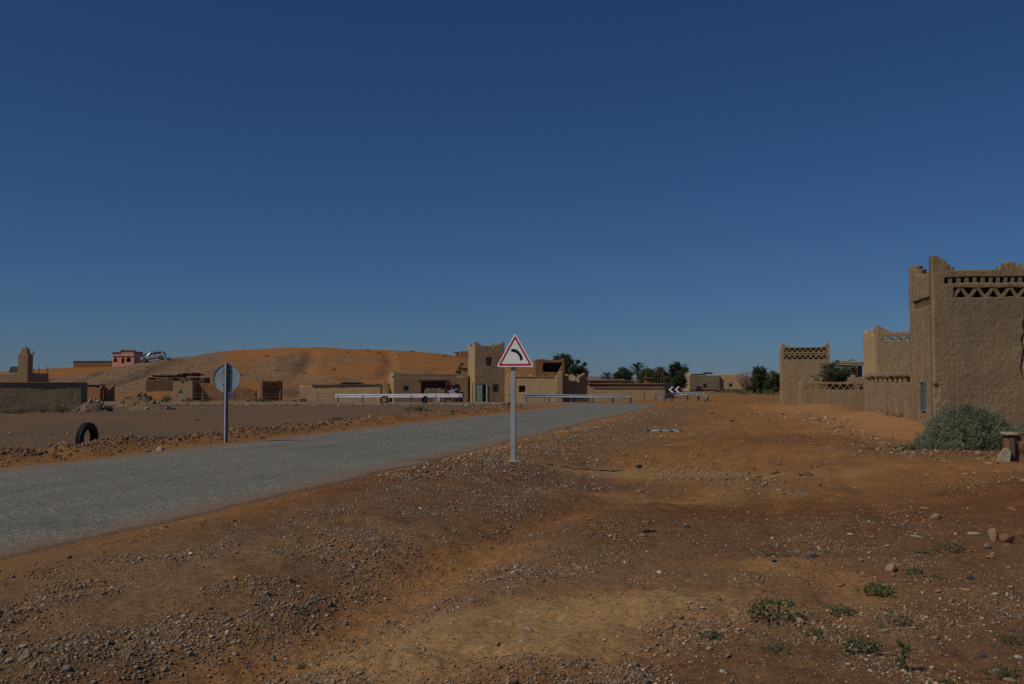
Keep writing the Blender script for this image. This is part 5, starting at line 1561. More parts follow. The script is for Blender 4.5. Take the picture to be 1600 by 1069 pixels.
STONES = [stone_mesh(700 + k, 0.35, 0.75) for k in range(7)]
ROUND = [stone_mesh(740 + k, 0.05, 0.55) for k in range(5)]
def stone(label, x, y, s, m, group=None, rnd=False, sink=0.3, sc=(1, 1, 1), name='stone', z=None):
    me = (ROUND if rnd else STONES)[random.randrange(5)]
    o = bpy.data.objects.new(name, me); COL.objects.link(o)
    o.location = (x, y, (gz(x, y) if z is None else z) + s * sc[2] * (0.55 - sink))
    o.rotation_euler = (random.uniform(-.25, .25), random.uniform(-.25, .25), random.uniform(0, 6.28))
    o.scale = (s * sc[0], s * sc[1], s * sc[2])
    o.material_slots[0].link = 'OBJECT'; o.material_slots[0].material = M['st_' + m]
    return tag(o, label, 'stone', group)
mound('rubble_mound', 'grey rubble mound against the end of the blank wall', 146, 60.5, 2.6, 2.4, 0.78, M['mound_grey'], 801, 34, [M['st_grey'], M['st_dark'], M['st_tan']])
mound('earth_mound', 'reddish earth mound behind the grey rubble at the left', 218, 74.0, 3.9, 3.6, 1.25, M['mound_soil'], 811, 30, [M['st_clay'], M['st_tan'], M['st_dark']])
mound('gravel_mound', 'smooth tan gravel mound in front of the reddish earth mound', 235, 64.5, 3.9, 3.0, 0.68, M['mound_soil'], 821, 20, [M['st_tan'], M['st_grey']])

# ------------------------------------------------------------------ vegetation
_o = 'first second third fourth fifth sixth seventh eighth ninth tenth eleventh twelfth thirteenth fourteenth fifteenth sixteenth seventeenth eighteenth nineteenth'.split()
ORD = _o + ['twentieth'] + ['twenty ' + k for k in _o[:9]] + ['thirtieth'] + ['thirty ' + k for k in _o[:9]]
LABELLED = []
def leaf_cloud(rg, centres, radii, n, size, up=0.3, flat=1.0, aspect=0.5, dark=0.55, soft=False):
    """n small leaf quads spread through clumps; returns verts, faces, tint per vertex"""
    C = np.asarray(centres); Rr = np.asarray(radii)
    k = rg.integers(0, len(C), n)
    d = rg.normal(size=(n, 3)); d /= np.linalg.norm(d, axis=1)[:, None]
    r = rg.uniform(0.25, 1.0, n) ** 0.5
    if soft:
        r = np.abs(rg.normal(0, 0.68, n))
    P = C[k] + d * r[:, None] * Rr[k] * np.array([1, 1, flat])
    a = rg.normal(size=(n, 3)); a[:, 2] += up; a /= np.linalg.norm(a, axis=1)[:, None]
    b = np.cross(a, rg.normal(size=(n, 3))); b /= np.linalg.norm(b, axis=1)[:, None]
    s = size * rg.uniform(0.6, 1.35, n)[:, None]
    A = a * s; B = b * s * aspect
    V = np.stack([P - A, P + B, P + A, P - B], 1).reshape(-1, 3)
    F = np.arange(4 * n).reshape(n, 4)
    ct = rg.uniform(0.75, 1.3, len(C))[k] * rg.uniform(dark, 1.4, n)
    warm = rg.uniform(0.85, 1.25, n)
    T = np.stack([ct * warm, ct, ct * rg.uniform(0.7, 1.1, n)], -1).repeat(4, 0)
    return V, F, T

def leaf_obj(name, V, F, T, m, parent, loc=(0, 0, 0)):
    me = mesh_np(name, V, F, False); set_col(me, 'tint', T)
    return link(name, me, m, parent, loc)

def tree(label, px, Y, top_py, w_m, m, seed, n=2600, leaf=0.16, lumps=16, crown_base=0.25, cat='tree', name='tree', group=None, lean=0.0, hill=False):
    x = sx(px, Y); z0 = hz(x, Y) if hill else gz(x, Y)
    H = sz(top_py, Y) - z0
    rg = np.random.default_rng(seed)
    T = empty(name, (x, Y, z0), rg.uniform(0, 6), label, cat, group)
    tr = MB()
    tr.tube([(0, 0, -0.2), (0.05, 0.03, H * 0.25), (0.1 * w_m * 0.2, 0, H * 0.6)], [0.05 * H ** 0.7, 0.04 * H ** 0.7, 0.015 * H], 7)
    C = []; Rr = []
    for k in range(int(lumps * 2.3)):
        a = rg.uniform(0, 6.283); q = rg.uniform(0, 1) ** 0.6; h = rg.uniform(crown_base, 0.93)
        env = math.sqrt(max(0.05, 1 - ((h - 0.5) / 0.56) ** 2))
        rr = (0.13 + 0.17 * rg.random()) * w_m / 2 * 1.25
        c = (math.cos(a) * q * (w_m / 2 - rr * 0.7) * env + lean * h, math.sin(a) * q * (w_m / 2 - rr * 0.7) * env, h * H - rr * 0.4)
        C.append(c); Rr.append(rr)
    C.append((lean, 0, H - 0.22 * w_m / 2)); Rr.append(0.22 * w_m / 2)
    for c in C[:7]:
        tr.tube([(0, 0, H * 0.22), (c[0] * 0.5, c[1] * 0.5, c[2] * 0.62), c], [0.025 * H ** 0.7, 0.018 * H ** 0.7, 0.006 * H], 5)
    tr.build('trunk', M['trunk'], T)
    V, F, Tt = leaf_cloud(rg, C, np.array(Rr)[:, None] * 1.0, int(n * 3.2), leaf, 0.3, 1.0, 0.45, 0.4, True)
    leaf_obj('crown', V, F, Tt, M[m], T)
    return T
tree('dark rounded tree rising behind the red brown upper house', 880, 131, 552, 3.6, 'leaf_dark', 901, 4200, 0.15, 22)
tree('lower dark tree right of the red brown upper house', 903, 129, 562, 2.9, 'leaf_dark', 902, 3000, 0.15, 18)
tree('dark tree left of the tall palm', 974, 150, 574, 2.9, 'leaf_dark', 903, 2600, 0.15, 16)
tree('low dark tree at the left end of the tree line', 965, 148, 581, 1.9, 'leaf_dark', 915, 1500, 0.15, 12)
tree('mid green feathery tree right of the tall palm', 1013, 146, 576, 3.4, 'leaf_mid', 904, 3000, 0.15, 18, 0.1)
tree('olive tamarisk in the middle of the tree line', 1032, 138, 573, 3.4, 'leaf_olive', 905, 3200, 0.14, 18, 0.1)
tree('tall dark tree at the right end of the tree line', 1058, 142, 566, 3.3, 'leaf_dark', 906, 3800, 0.15, 20, 0.2)
tree('low dark tree right behind the chevron board', 1056, 115, 590, 1.7, 'leaf_dark', 907, 1800, 0.11, 14, 0.05)
tree('low mid green tree behind the shaded house corner', 1042, 128, 588, 2.6, 'leaf_mid', 916, 2200, 0.14, 14, 0.05)
tree('rounded dark tree left of the lattice tower', 1183, 126, 573, 2.9, 'leaf_dark', 908, 4200, 0.13, 20, 0.08)
tree('smaller dark tree tucked behind the lattice tower', 1207, 122, 579, 2.3, 'leaf_mid', 909, 2400, 0.13, 16, 0.05)
tree('dark shrubby tree behind the courtyard shed roof', 1309, 74, 562.5, 1.9, 'leaf_dark', 910, 1500, 0.07, 14, 0.6)
tree('sparse tamarisk top right of the courtyard shed roof', 1330, 75, 562, 2.0, 'leaf_olive', 911, 1300, 0.07, 14, 0.6)
tree('grey green shrub on the slope left of the tower house', 722, 135, 567, 2.0, 'leaf_mid', 912, 1100, 0.12, 12, 0.15, 'shrub', 'shrub', None, 0, True)

# bare twiggy tree
bt_x = sx(1163, 121); bt = empty('bare_tree', (bt_x, 121, gz(bt_x, 121)), 0.4, 'bare pinkish twiggy tree left of the rounded dark tree', 'tree')
rg = np.random.default_rng(931)
tw = MB(); HB = sz(577, 121) - gz(bt_x, 121)
for k in range(70):
    a = rg.uniform(0, 6.283); q = rg.uniform(0.2, 1.25); h = rg.uniform(0.45, 1.0) * HB
    m0 = (math.cos(a) * q * 0.35, math.sin(a) * q * 0.35, h * 0.45)
    e = (math.cos(a) * q, math.sin(a) * q, h)
    tw.tube([(0, 0, 0.05), m0, e], [0.045, 0.025, 0.008], 4, False)
    for j in range(3):
        f = rg.uniform(0.5, 1.0); s = [m0[i] + (e[i] - m0[i]) * f for i in range(3)]
        tw.tube([s, (s[0] + rg.normal() * 0.25, s[1] + rg.normal() * 0.25, s[2] + rg.uniform(0.05, 0.4))], [0.014, 0.006], 3, False)
tw.build('twigs', M['dry_twig'], bt)
MB().tube([(0, 0, -0.2), (0.03, 0, 0.5)], [0.1, 0.06], 7).build('trunk', M['dry_twig'], bt)

# palms
def frond_mesh(L, droop, seed, leaflet=0.34, pairs=26, up=0.9):
    rg = np.random.default_rng(seed)
    V = []; F = []
    pts = []
    for k in range(pairs + 1):
        t = k / pairs
        pts.append(np.array([L * t * (1 - 0.15 * t), 0, L * (up * t - droop * t * t)]))
    for k in range(pairs):
        a, b = pts[k], pts[k + 1]
        w = 0.018 * (1 - 0.7 * k / pairs) * L
        n = len(V)
        V += [a + (0, w, 0), a - (0, w, 0), b - (0, w * .9, 0), b + (0, w * .9, 0)]; F.append((n, n + 1, n + 2, n + 3))
        if k > 2:
            t = k / pairs; ll = leaflet * L * (0.5 + 1.2 * t * (1 - t) * 2) * rg.uniform(.8, 1.15)
            for s in (-1, 1):
                d = np.array([0.65, s * 0.7, 0.25 * rg.uniform(-.8, 1.2)]); d /= np.linalg.norm(d)
                tip = a + d * ll; c = np.array([0.075 * L, 0, 0]); n = len(V)
                V += [a - c * .4, a + c * .6, tip]; F.append((n, n + 1, n + 2, n + 2))
    me = bpy.data.meshes.new('frond')
    me.from_pydata([tuple(p) for p in V], [], [tuple(dict.fromkeys(f)) for f in F])
    set_col(me, 'tint', np.stack([rg.uniform(.8, 1.25, len(V))] * 3, -1))
    return me
def palm(label, px, Y, top_py, L, m, seed, nfr=20, trunk_h=None, spread=(0.1, 1.25), hgt=None):
    x = sx(px, Y); z0 = gz(x, Y); H = sz(top_py, Y) - z0
    th = H - L * 0.75 if trunk_h is None else trunk_h
    T = empty('palm_tree', (x, Y, z0), 0, label, 'palm tree')
    rg = np.random.default_rng(seed)
    pr_ = []
    for k in range(14):
        t = k / 13; pr_.append((0.15 - 0.04 * t + (0.02 if k % 2 else 0), -0.2 + (th + 0.2) * t))
    MB().lathe([(0, -0.2)] + pr_ + [(0, th + 0.05)], 10).build('trunk', M['trunk'], T)
    me1 = frond_mesh(L, 0.55, seed); me1.materials.append(M[m])
    for k in range(nfr):
        a = 2.4 * k; el = spread[0] + (spread[1] - spread[0]) * ((k + 0.5) / nfr)
        o = link('frond', me1, None, T, (0, 0, th), (0, RAD(42) - el, a), (1, 1, 1))
        o.rotation_euler = (0, -(el - RAD(42)), a)
        s = rg.uniform(0.85, 1.1); o.scale = (s, s, s)
    return T
palm('small round palm standing alone above the low roofs', 949, 158, 581, 1.45, 'leaf_palm', 941, 26, None, (-0.5, 1.4))
palm('tall palm rising out of the tree line', 996, 152, 568.5, 1.7, 'leaf_palm', 942, 24, None, (-0.35, 1.45))
palm('young pale palm with upright fronds inside the courtyard', 1306, 61.6, 574, 1.75, 'leaf_palm_pale', 943, 34, 1.05, (0.55, 1.5))

# the big grey-green bush
BX_, BYY = sx(1508, 25.2), 25.2
bzz = gz(BX_, BYY)
bush = empty('desert_bush', (BX_, BYY, bzz), 0, 'big dome of grey green desert bush against the tall fort', 'bush')
rg = np.random.default_rng(951)
C = []; Rr = []
BH = sz(630, BYY) - bzz
for k in range(230):
    a = rg.uniform(0, 6.283); el = rg.uniform(0.0, 1.0); q = math.sqrt(1 - (el * 0.97) ** 2) * rg.uniform(0.80, 1.0)
    xx = math.cos(a) * q * 1.2
    C.append((xx, math.sin(a) * q * 1.05, max(0.10, el * BH * rg.uniform(0.84, 1.0) - 0.1 - (0.12 if xx < -0.6 else 0)))); Rr.append(rg.uniform(0.12, 0.22))
V, F, T = leaf_cloud(rg, C, np.array(Rr)[:, None], 90000, 0.024, 0.8, 1.0, 0.27, 0.42)
leaf_obj('foliage', V, F, T, M['leaf_bush'], bush)
st = MB()
for k in range(60):
    c = C[k]; st.tube([(c[0] * 0.15, c[1] * 0.15, 0), (c[0] * 0.6, c[1] * 0.6, c[2] * 0.55), c], [0.02, 0.012, 0.005], 4, False)
st.build('stems', M['dry_twig'], bush)
inner_b = MB().lathe([(0.0, BH * 0.6), (0.4, BH * 0.52), (0.62, BH * 0.34), (0.7, 0.1), (0.5, -0.05)], 18).build('inner_core', M['brush'], bush, smooth=True)  # solid dark core inside the foliage
b2x = sx(1588, 25.6)
bush2 = empty('side_bush', (b2x, 25.6, gz(b2x, 25.6)), 0, 'smaller grey green bush between the big bush and the broken pillar', 'bush')
C = [(rg.uniform(-0.5, 0.6), rg.uniform(-0.35, 0.35), rg.uniform(0.1, 0.5)) for _ in range(26)]
V, F, T = leaf_cloud(rg, C, np.full((26, 1), 0.17), 6500, 0.026, 0.6, 1, 0.34, 0.5); leaf_obj('foliage', V, F, T, M['leaf_bush'], bush2)
st = MB()
for c in C[:12]: st.tube([(0, 0, -0.05), c], [0.015, 0.005], 4, False)
st.build('stems', M['dry_twig'], bush2)

# weeds
def weed_mesh(seed, n, w, h, leaf, tall=False):
    rg = np.random.default_rng(seed)
    k = 22
    C = np.stack([rg.normal(0, w * 0.22, k), rg.normal(0, w * 0.16, k), rg.uniform(0.03, h * 0.85, k)], -1)
    if tall: C[:, :2] *= (0.35 + 0.5 * C[:, 2:] / h)
    else: C[:, 2] *= np.exp(-(C[:, 0] / (w * 0.4)) ** 2)
    V, F, T = leaf_cloud(rg, C, np.full((k, 1), w * 0.11), n, leaf, 0.7, 0.7, 0.34, 0.45, True)
    V[:, 2] = np.maximum(V[:, 2], 0.004)
    me = mesh_np('leaves', V, F, False); set_col(me, 'tint', T)
    s = MB()
    for c in C[:16]: s.tube([(c[0] * .2, c[1] * .2, -0.02), (c[0] * .6, c[1] * .6, c[2] * .6), tuple(c)], [0.004, 0.003, 0.002], 3, False)
    sm_ = s.mesh('stems', False, False); sm_.materials.append(M['dry_twig'])
    return me, sm_
WEEDS = [weed_mesh(960 + k, 780, 0.40, 0.11, 0.0115) for k in range(4)] + [weed_mesh(970, 600, 0.24, 0.26, 0.012, True)] + [weed_mesh(975, 380, 0.36, 0.10, 0.0105)]
LEAFM = {}
def weed(label, px, py, width_px, kind, m='leaf_weed', hs=1.0, name='weed', cat='weed', Y=None, group=None):
    if Y is None: x, y = gp(px, py)
    else: x, y = sx(px, Y), Y
    s = width_px * y / FOC / (0.40 if kind < 4 else 0.28 if kind == 4 else 0.36)
    T = empty(name, (x, y, gz(x, y) - 0.005), random.uniform(-.5, .5), label, cat, group)
    T.scale = (s, s, s * hs)
    lm, smh = WEEDS[kind]
    if (kind, m) not in LEAFM:
        c = lm.copy(); c.materials.clear(); c.materials.append(M[m]); LEAFM[(kind, m)] = c
    link('leaves', LEAFM[(kind, m)], None, T)
    link('stems', smh, None, T)
    return T
for lab, px, py, w, k, m in (
        ('wide low weed patch left of the dark cluster in the right foreground', 1212, 968, 120, 0, 'leaf_weed'),
        ('small weed at the left tip of the foreground weed row', 1116, 1000, 50, 1, 'leaf_weed'),
        ('flat weed just below the wide low patch', 1272, 996, 44, 2, 'leaf_weed'),
        ('rounded weed left of the pale pink boulder stone', 1318, 952, 70, 3, 'leaf_weed'),
        ('broad weed tuft just below the pale pink boulder', 1376, 930, 80, 1, 'leaf_weed'),
        ('creeping weed right of the pale pink boulder', 1428, 903, 44, 2, 'leaf_weed'),
        ('small dark weed farther right of the pink boulder', 1466, 906, 32, 0, 'leaf_weed'),
        ('fresh green weed tuft in front of the spiky rocks', 1442, 868, 40, 3, 'leaf_green'),
        ('fine grassy weed spreading right of the fresh green tuft', 1484, 862, 70, 5, 'leaf_weed'),
        ('thin grey weed between the pink boulder and the bottom clump', 1398, 978, 80, 5, 'leaf_weed'),
        ('dense weed row left of the upright weed at the bottom', 1342, 1012, 90, 2, 'leaf_weed'),
        ('tallest upright weed near the bottom right', 1408, 1044, 64, 4, 'leaf_weed'),
        ('small bright weed at the bottom edge under the upright one', 1482, 1066, 48, 3, 'leaf_green'),
        ('dark weed at the bottom right corner', 1570, 1058, 70, 1, 'leaf_weed'),
        ('weed at the right frame edge', 1584, 1000, 56, 0, 'leaf_weed'),
        ('faint grey weed left of the lone clay boulder', 1358, 803, 44, 5, 'leaf_weed'),
        ('small green weed at the left end of the pebbly patch', 1204, 872, 26, 3, 'leaf_weed'),
        ('tiny weed beside the slate blue stone', 1292, 862, 20, 0, 'leaf_weed'),
        ('grey weed clump below the slate blue stone', 1212, 1022, 50, 3, 'leaf_weed'),
        ('lone tiny green weed in the left foreground hollow', 474, 1000, 26, 1, 'leaf_green'),
        ('tiny dark green weed at the bottom centre', 585, 1062, 20, 3, 'leaf_weed'),
        ('tiny weed on the gravel right of the centre', 1090, 985, 22, 2, 'leaf_weed'),
        ('bright green weed at the foot of the big bush', 1420, 704, 50, 3, 'leaf_green'),
        ('low grey weed left of the bright green weed', 1358, 704, 26, 5, 'leaf_weed')):
    weed(lab, px, py, w, k, m)
for lab, px, Y, w, k, hs in (
        ('rightmost shrub at the foot of the blank wall', 100, 57.0, 34, 1, 1.3), ('second shrub from the right at the foot of the blank wall', 67, 57.4, 36, 2, 0.9),
        ('third shrub from the right at the foot of the blank wall', 38, 56.4, 34, 0, 0.9), ('leftmost shrub at the foot of the blank wall', 10, 56.2, 26, 3, 1.1),
        ('bright shrub by the gravel mound', 262, 90, 30, 1, 1.5), ('low shrub beside the fence left of the round sign', 293, 94, 26, 2, 1.0),
        ('shrub on the verge behind the left fence', 325, 97, 30, 0, 1.0), ('long low shrub right of the blue board', 405, 97, 44, 3, 0.7), ('shrub at the left foot of the long low house', 470, 97, 34, 2, 0.7),
        ('grey green shrub on the rocky berm left of the tyres', 528, 41.5, 40, 1, 0.9), ('wider grey green shrub on the berm below the shop', 652, 60, 46, 3, 0.9),
        ('grey shrub on the verge below the green door', 794, 76, 26, 2, 1.0), ('shrub under the curved guardrail', 906, 95, 22, 0, 1.0), ('shrub under the middle of the curved guardrail', 916, 96, 20, 1, 1.2),
        ('leftmost low shrub in front of the far house', 1130, 128, 34, 0, 0.8), ('second low shrub in front of the far house', 1146, 126, 34, 3, 0.8), ('low shrub at the foot of the bare tree', 1163, 118, 38, 1, 0.7),
        ('fresh green shrub at the foot of the rounded dark tree', 1196, 112, 46, 2, 0.7)):
    weed(lab, px, 0, w, k, 'leaf_weed' if 'green' not in lab or 'grey' in lab else 'leaf_green', hs, 'shrub', 'shrub', Y)
hs_ = random.Random(5)
for k in range(26):
    px, Y = 262 + 17.5 * k + hs_.uniform(-6, 6), hs_.uniform(140, 204)
    x = sx(px, Y); s = hs_.uniform(1.6, 4.0)
    T = empty('hill_shrub', (x, Y, hz(x, Y) - 0.03), hs_.uniform(0, 6), ORD[k].capitalize() + ' dark shrub from the left on the stony hillside', 'shrub', 'shrubs dotted on the hillside')
    T.scale = (s, s, s * 1.1)
    kk_ = hs_.randrange(4)
    if (kk_, 'leaf_olive') not in LEAFM:
        c = WEEDS[kk_][0].copy(); c.materials.clear(); c.materials.append(M['leaf_olive']); LEAFM[(kk_, 'leaf_olive')] = c
    link('leaves', LEAFM[(kk_, 'leaf_olive')], None, T)

# ------------------------------------------------------------------ stones one can pick out
for lab, px, py, w, m, rnd, sc in (
        ('pale pink boulder among the foreground weeds', 1392, 897, 22, 'pink', False, (1, .9, .95)),
        ('lone rounded clay boulder with a dark shadow', 1463, 796, 20, 'tan', False, (1, .9, 1)),
        ('pointed ochre rock standing at the right edge', 1552, 845, 20, 'tan', False, (.8, .7, 1.9)),
        ('brown blocky rock right of the pointed ochre rock', 1574, 851, 24, 'clay', False, (.9, .8, 1.3)),
        ('small grey rock in front of the pointed ochre rock', 1543, 862, 16, 'grey', False, (1, .9, .9)),
        ('yellowish rock below the small grey rock at right', 1548, 872, 14, 'ochre', False, (1, .8, .6)),
        ('red rock at the very right edge', 1597, 838, 18, 'clay', False, (1, .8, 1)),
        ('slate blue flat stone in the pebbly patch', 1268, 866, 25, 'slate', True, (1, .6, .5)),
        ('white rounded pebble above the pink boulder', 1387, 857, 10, 'white', True, (1, .8, .8)),
        ('yellow ochre flat stone right of the pink boulder', 1510, 932, 15, 'ochre', True, (1, .7, .5)),
        ('bright ochre stone below the weed tuft', 1385, 942, 9, 'ochre', True, (1, .8, .8)),
        ('pale flat stone in the middle foreground', 1030, 901, 13, 'white', True, (1, .7, .4)),
        ('second pale flat stone left of the weed patch', 1098, 963, 11, 'white', True, (1, .7, .5)),
        ('pinkish grey rock at the lower centre', 826, 973, 20, 'pink', False, (1, .8, .6)),
        ('rounded grey stone on the pale silt', 649, 997, 12, 'grey', True, (1, .9, .8)),
        ('black clod on the sand right of the sign shadow', 998, 717, 11, 'dark', False, (1.1, .8, .9)),
        ('dark clay clod on the far side of the sand strip', 1210, 721, 16, 'clay', False, (1, .8, .8)),
        ('darker clay clod right of the first one', 1258, 725, 22, 'clay', False, (1.1, .8, .7)),
        ('small black stone lying on the road', 887, 671, 8, 'dark', False, (1.2, .9, .8)),
        ('black clod beside the rubbish bags', 1011, 674, 9, 'dark', False, (1.2, .9, .7)),
        ('reddish flat rock at the right in the brown crust', 1582, 790, 24, 'clay', True, (1, .7, .5)),
        ('orange flat stone above the clay boulder', 1444, 776, 16, 'ochre', True, (1, .6, .4)),
        ('long pale stone left of the fresh green tuft', 1434, 838, 20, 'pale', True, (1, .5, .4)),
        ('rounded pale stone on the ridge left of the spiky rocks', 1522, 835, 18, 'pale', True, (1, .8, .7)),
        ('white stone at the upper pebbly patch', 1329, 839, 10, 'white', True, (1, .8, .9)),
        ('black clod near the centre left', 1072, 827, 14, 'dark', False, (1.2, .8, .6)),
        ('dark clod left of the pale pebble strip', 1014, 833, 18, 'dark', False, (1.3, .8, .5)),
        ('red brown rock at the bottom edge', 1470, 1062, 18, 'clay', False, (.9, .7, 1)),
        ('white bent stone near the upright weed', 1456, 1042, 16, 'white', False, (1, .6, .6)),
        ('dark flat stone on the grey plain behind the berm', 307, 657, 7, 'dark', False, (1.2, .9, .5))):
    x, y = gp(px, py)
    stone(lab, x, y, w * y / FOC / 2 * 1.15, m, None, rnd, 0.25, sc)
rs_ = random.Random(17)
def scatter(n, fx, label, group, mats, smin, smax, rnd=0.3, sink=0.3):
    for k in range(n):
        x, y = fx(); s = rs_.uniform(smin, smax) ** 1.0
        random.seed(rs_.random())
        mt_ = rs_.choice(mats)
        LABELLED.append((label, mt_, x / y, stone(label.format(mt_), x, y, s, mt_, group, rs_.random() < rnd, sink, (1, rs_.uniform(.6, 1), rs_.uniform(.5, .9)))))
def berm():
    y = 13 + 52 * rs_.random() ** 1.1
    o = 1.5 + rs_.gauss(0, 0.55)
    return (RSL * (y - 28.3) - 3.7 - (HALF + o) * RN, y)
scatter(46, berm, 'rough {} stone on the rocky berm along the left road edge', 'stones of the roadside berm', ['clay', 'clay', 'grey', 'tan', 'pink', 'dark'], 0.05, 0.15, 0.0)
def fr_():
    px, py = rs_.uniform(1120, 1600), rs_.uniform(800, 1069); return gp(px, py)
scatter(50, fr_, 'small {} stone in the pebbly right foreground', 'stones in the right foreground', ['pale', 'white', 'pink', 'grey', 'tan', 'ochre', 'slate'], 0.016, 0.042, 0.6)
def lf_():
    px, py = rs_.uniform(0, 620), rs_.uniform(840, 1069); return gp(px, py)
scatter(18, lf_, 'small {} stone on the gravel bank in the left foreground', 'stones on the left gravel bank', ['grey', 'grey', 'dark', 'tan', 'pale'], 0.016, 0.036, 0.2)
def rub_():
    t = rs_.random(); x0, y0 = gp(1262, 652); x1, y1 = gp(1440, 716)
    return (x0 + (x1 - x0) * t + rs_.gauss(0, 0.35), y0 + (y1 - y0) * t + rs_.gauss(0, 0.5))
scatter(34, rub_, '{} rubble stone in the rubble line by the sand drift', 'rubble line by the sand drift', ['clay', 'tan', 'grey', 'pale', 'pink'], 0.05, 0.13, 0.1)
def clod_():
    px = rs_.uniform(940, 1280); py = rs_.gauss(720, 3) if px > 1080 else rs_.gauss(724, 4); return gp(px, py, -0.1)
scatter(14, clod_, '{} coloured clod along the far edge of the sand strip', 'clods along the sand strip', ['clay', 'clay', 'tan'], 0.03, 0.09, 0.0)
def mid_():
    px, py = rs_.uniform(1090, 1260), rs_.uniform(625, 660); return gp(px, py)
scatter(12, mid_, '{} coloured clod on the orange ground before the lattice tower', 'clods before the lattice tower', ['clay', 'dark', 'clay'], 0.08, 0.2, 0.0)
def bpile_():
    px, py = rs_.uniform(1450, 1560), rs_.uniform(708, 724); return gp(px, py)
scatter(14, bpile_, '{} coloured clod in the crumbly ridge below the big bush', 'clods below the big bush', ['tan', 'clay', 'tan'], 0.03, 0.10, 0.0)

# tell alike stones apart by their order from the left
for key in sorted({(a, b) for a, b, _, _ in LABELLED}):
    same = sorted([(q, o.name, o) for a, b, q, o in LABELLED if (a, b) == key])
    for k, (_, _, o) in enumerate(same):
        o['label'] = (ORD[k].capitalize() + ' ' + key[0].format(key[1]).replace('small ', '').replace('rough ', '').replace('rubble stone', 'stone').replace('stone ', 'stone from left ', 1).replace('clod ', 'clod from left ', 1)) if len(same) > 1 else key[0].format('only ' + key[1])

# ------------------------------------------------------------------ broken pillar, leaning slab, rubbish
PX, PYY = gp(1580, 720)
pz0 = gz(PX, PYY)
pl = empty('broken_pillar', (PX, PYY, pz0), RAD(-12), 'broken red earth gate pillar with concrete cap at the right edge', 'pillar')
pH = sz(677, PYY) - pz0
def pil_disp(u, v): return 0.08 * (fbm(u / 0.2, v / 0.2, 3, 991) - 0.5)
mask_wall('earth_core', 1.3, pH + 0.15, 0.6, lambda u, v: v < np.where(u < 0.20, pH - 0.02, pH + 0.03 + 0.07 * vnoise(u / 0.12, 0 * u, 995)), M['mud_dark'], pl, (-0.03, 0.05, -0.05), 0, 0.03, 0.04, 991, pil_disp, 0.5)
MB().box((0.03, 0.24, pH - 0.02), (0.24, 0.56, 0.06)).build('cap_slab', M['concrete'], pl, bevel=0.02)
MB().box((0.02, 0.0, pH / 2 - 0.07), (0.085, 0.1, pH - 0.05)).build('post', M['wood'], pl)
sl = empty('leaning_slab', (PX - 0.21, PYY - 0.12, pz0), RAD(-8), 'pale concrete slab leaning on the broken pillar', 'slab')
MB().prism([(-0.14, -0.03), (0.10, -0.03), (0.155, 0.20), (0.10, 0.30), (0.02, 0.30), (-0.10, 0.15)], -0.035, 0.035).build('slab_body', M['concrete'], sl, (0, 0, 0), (-0.18, 0, 0), bevel=0.01)
rbx, rby = gp(1041, 674)
rbg = empty('rubbish_bags', (rbx, rby, gz(rbx, rby)), 0.1, 'flat heap of grey and white plastic bags beside the road', 'rubbish')
for k in range(9):
    rgk = np.random.default_rng(1000 + k)
    bm = bmesh.new(); bmesh.ops.create_icosphere(bm, subdivisions=3, radius=1.0)
    for v in bm.verts:
        f = 1 + 0.5 * (fbm(np.array([v.co.x * 2 + k]), np.array([v.co.y * 2 + v.co.z * 2]), 3, k)[0] - 0.5)
        v.co = Vector((v.co.x * 0.15 * f, v.co.y * 0.12 * f, max(-0.02, v.co.z * 0.055 * f)))
    me = bpy.data.meshes.new('bag'); bm.to_mesh(me); bm.free()
    link('bag', me, M['post_grey'] if k % 3 == 0 else M['plastic_grey'] if k % 3 == 1 else M['st_slate'], rbg, (-0.38 + 0.1 * k, rgk.uniform(-.1, .12), 0.02), (0, 0, rgk.uniform(0, 3)))

# ------------------------------------------------------------------ gravel: tens of thousands of pebbles, one object
ico = bmesh.new(); bmesh.ops.create_icosphere(ico, subdivisions=1, radius=1.0)
IV = np.array([v.co[:] for v in ico.verts]); IF = np.array([[v.index for v in f.verts] for f in ico.faces]); ico.free()
rg = np.random.default_rng(77)
def gravel_pts(n):
    """candidate points over the visible wedge, denser near the camera"""
    r = 4.6 * np.exp(rg.uniform(0, 1, n) ** 1.25 * math.log(38 / 4.6))
    a = np.radians(rg.uniform(-31, 31, n))
    return r * np.sin(a), r * np.cos(a)
X, Y = gravel_pts(230000)
grey_, damp_, silt_, gra_, drift_ = zones(X, Y)
s_ = road_s(X, Y)
off = np.abs(s_) - HALF
bermw = np.exp(-((-s_ - HALF - 1.5) / 0.8) ** 2) * (s_ < 0)
clump = fbm(X / 0.55, Y / 0.55, 3, 1201)
clump2 = fbm(X / 1.4, Y / 1.4, 3, 1211)
prob = (0.02 + 0.12 * sm((clump2 - 0.45) / 0.2)) * (1 + 0.6 * damp_) + 1.05 * gra_ * sm((clump - 0.38) / 0.22) * (0.25 + 0.9 * sm((clump2 - 0.36) / 0.2)) + 0.10 * grey_ + 0.9 * bermw
prob = prob * (1 - 0.65 * silt_) * (1 - 0.9 * drift_) * (off > 0.12) * (off > 0.35 * vnoise(X / 0.4, Y / 0.4, 55))
keep_ = rg.uniform(0, 1, len(X)) < prob
X, Y = X[keep_], Y[keep_]; bermw = bermw[keep_]; gsel = gra_[keep_]
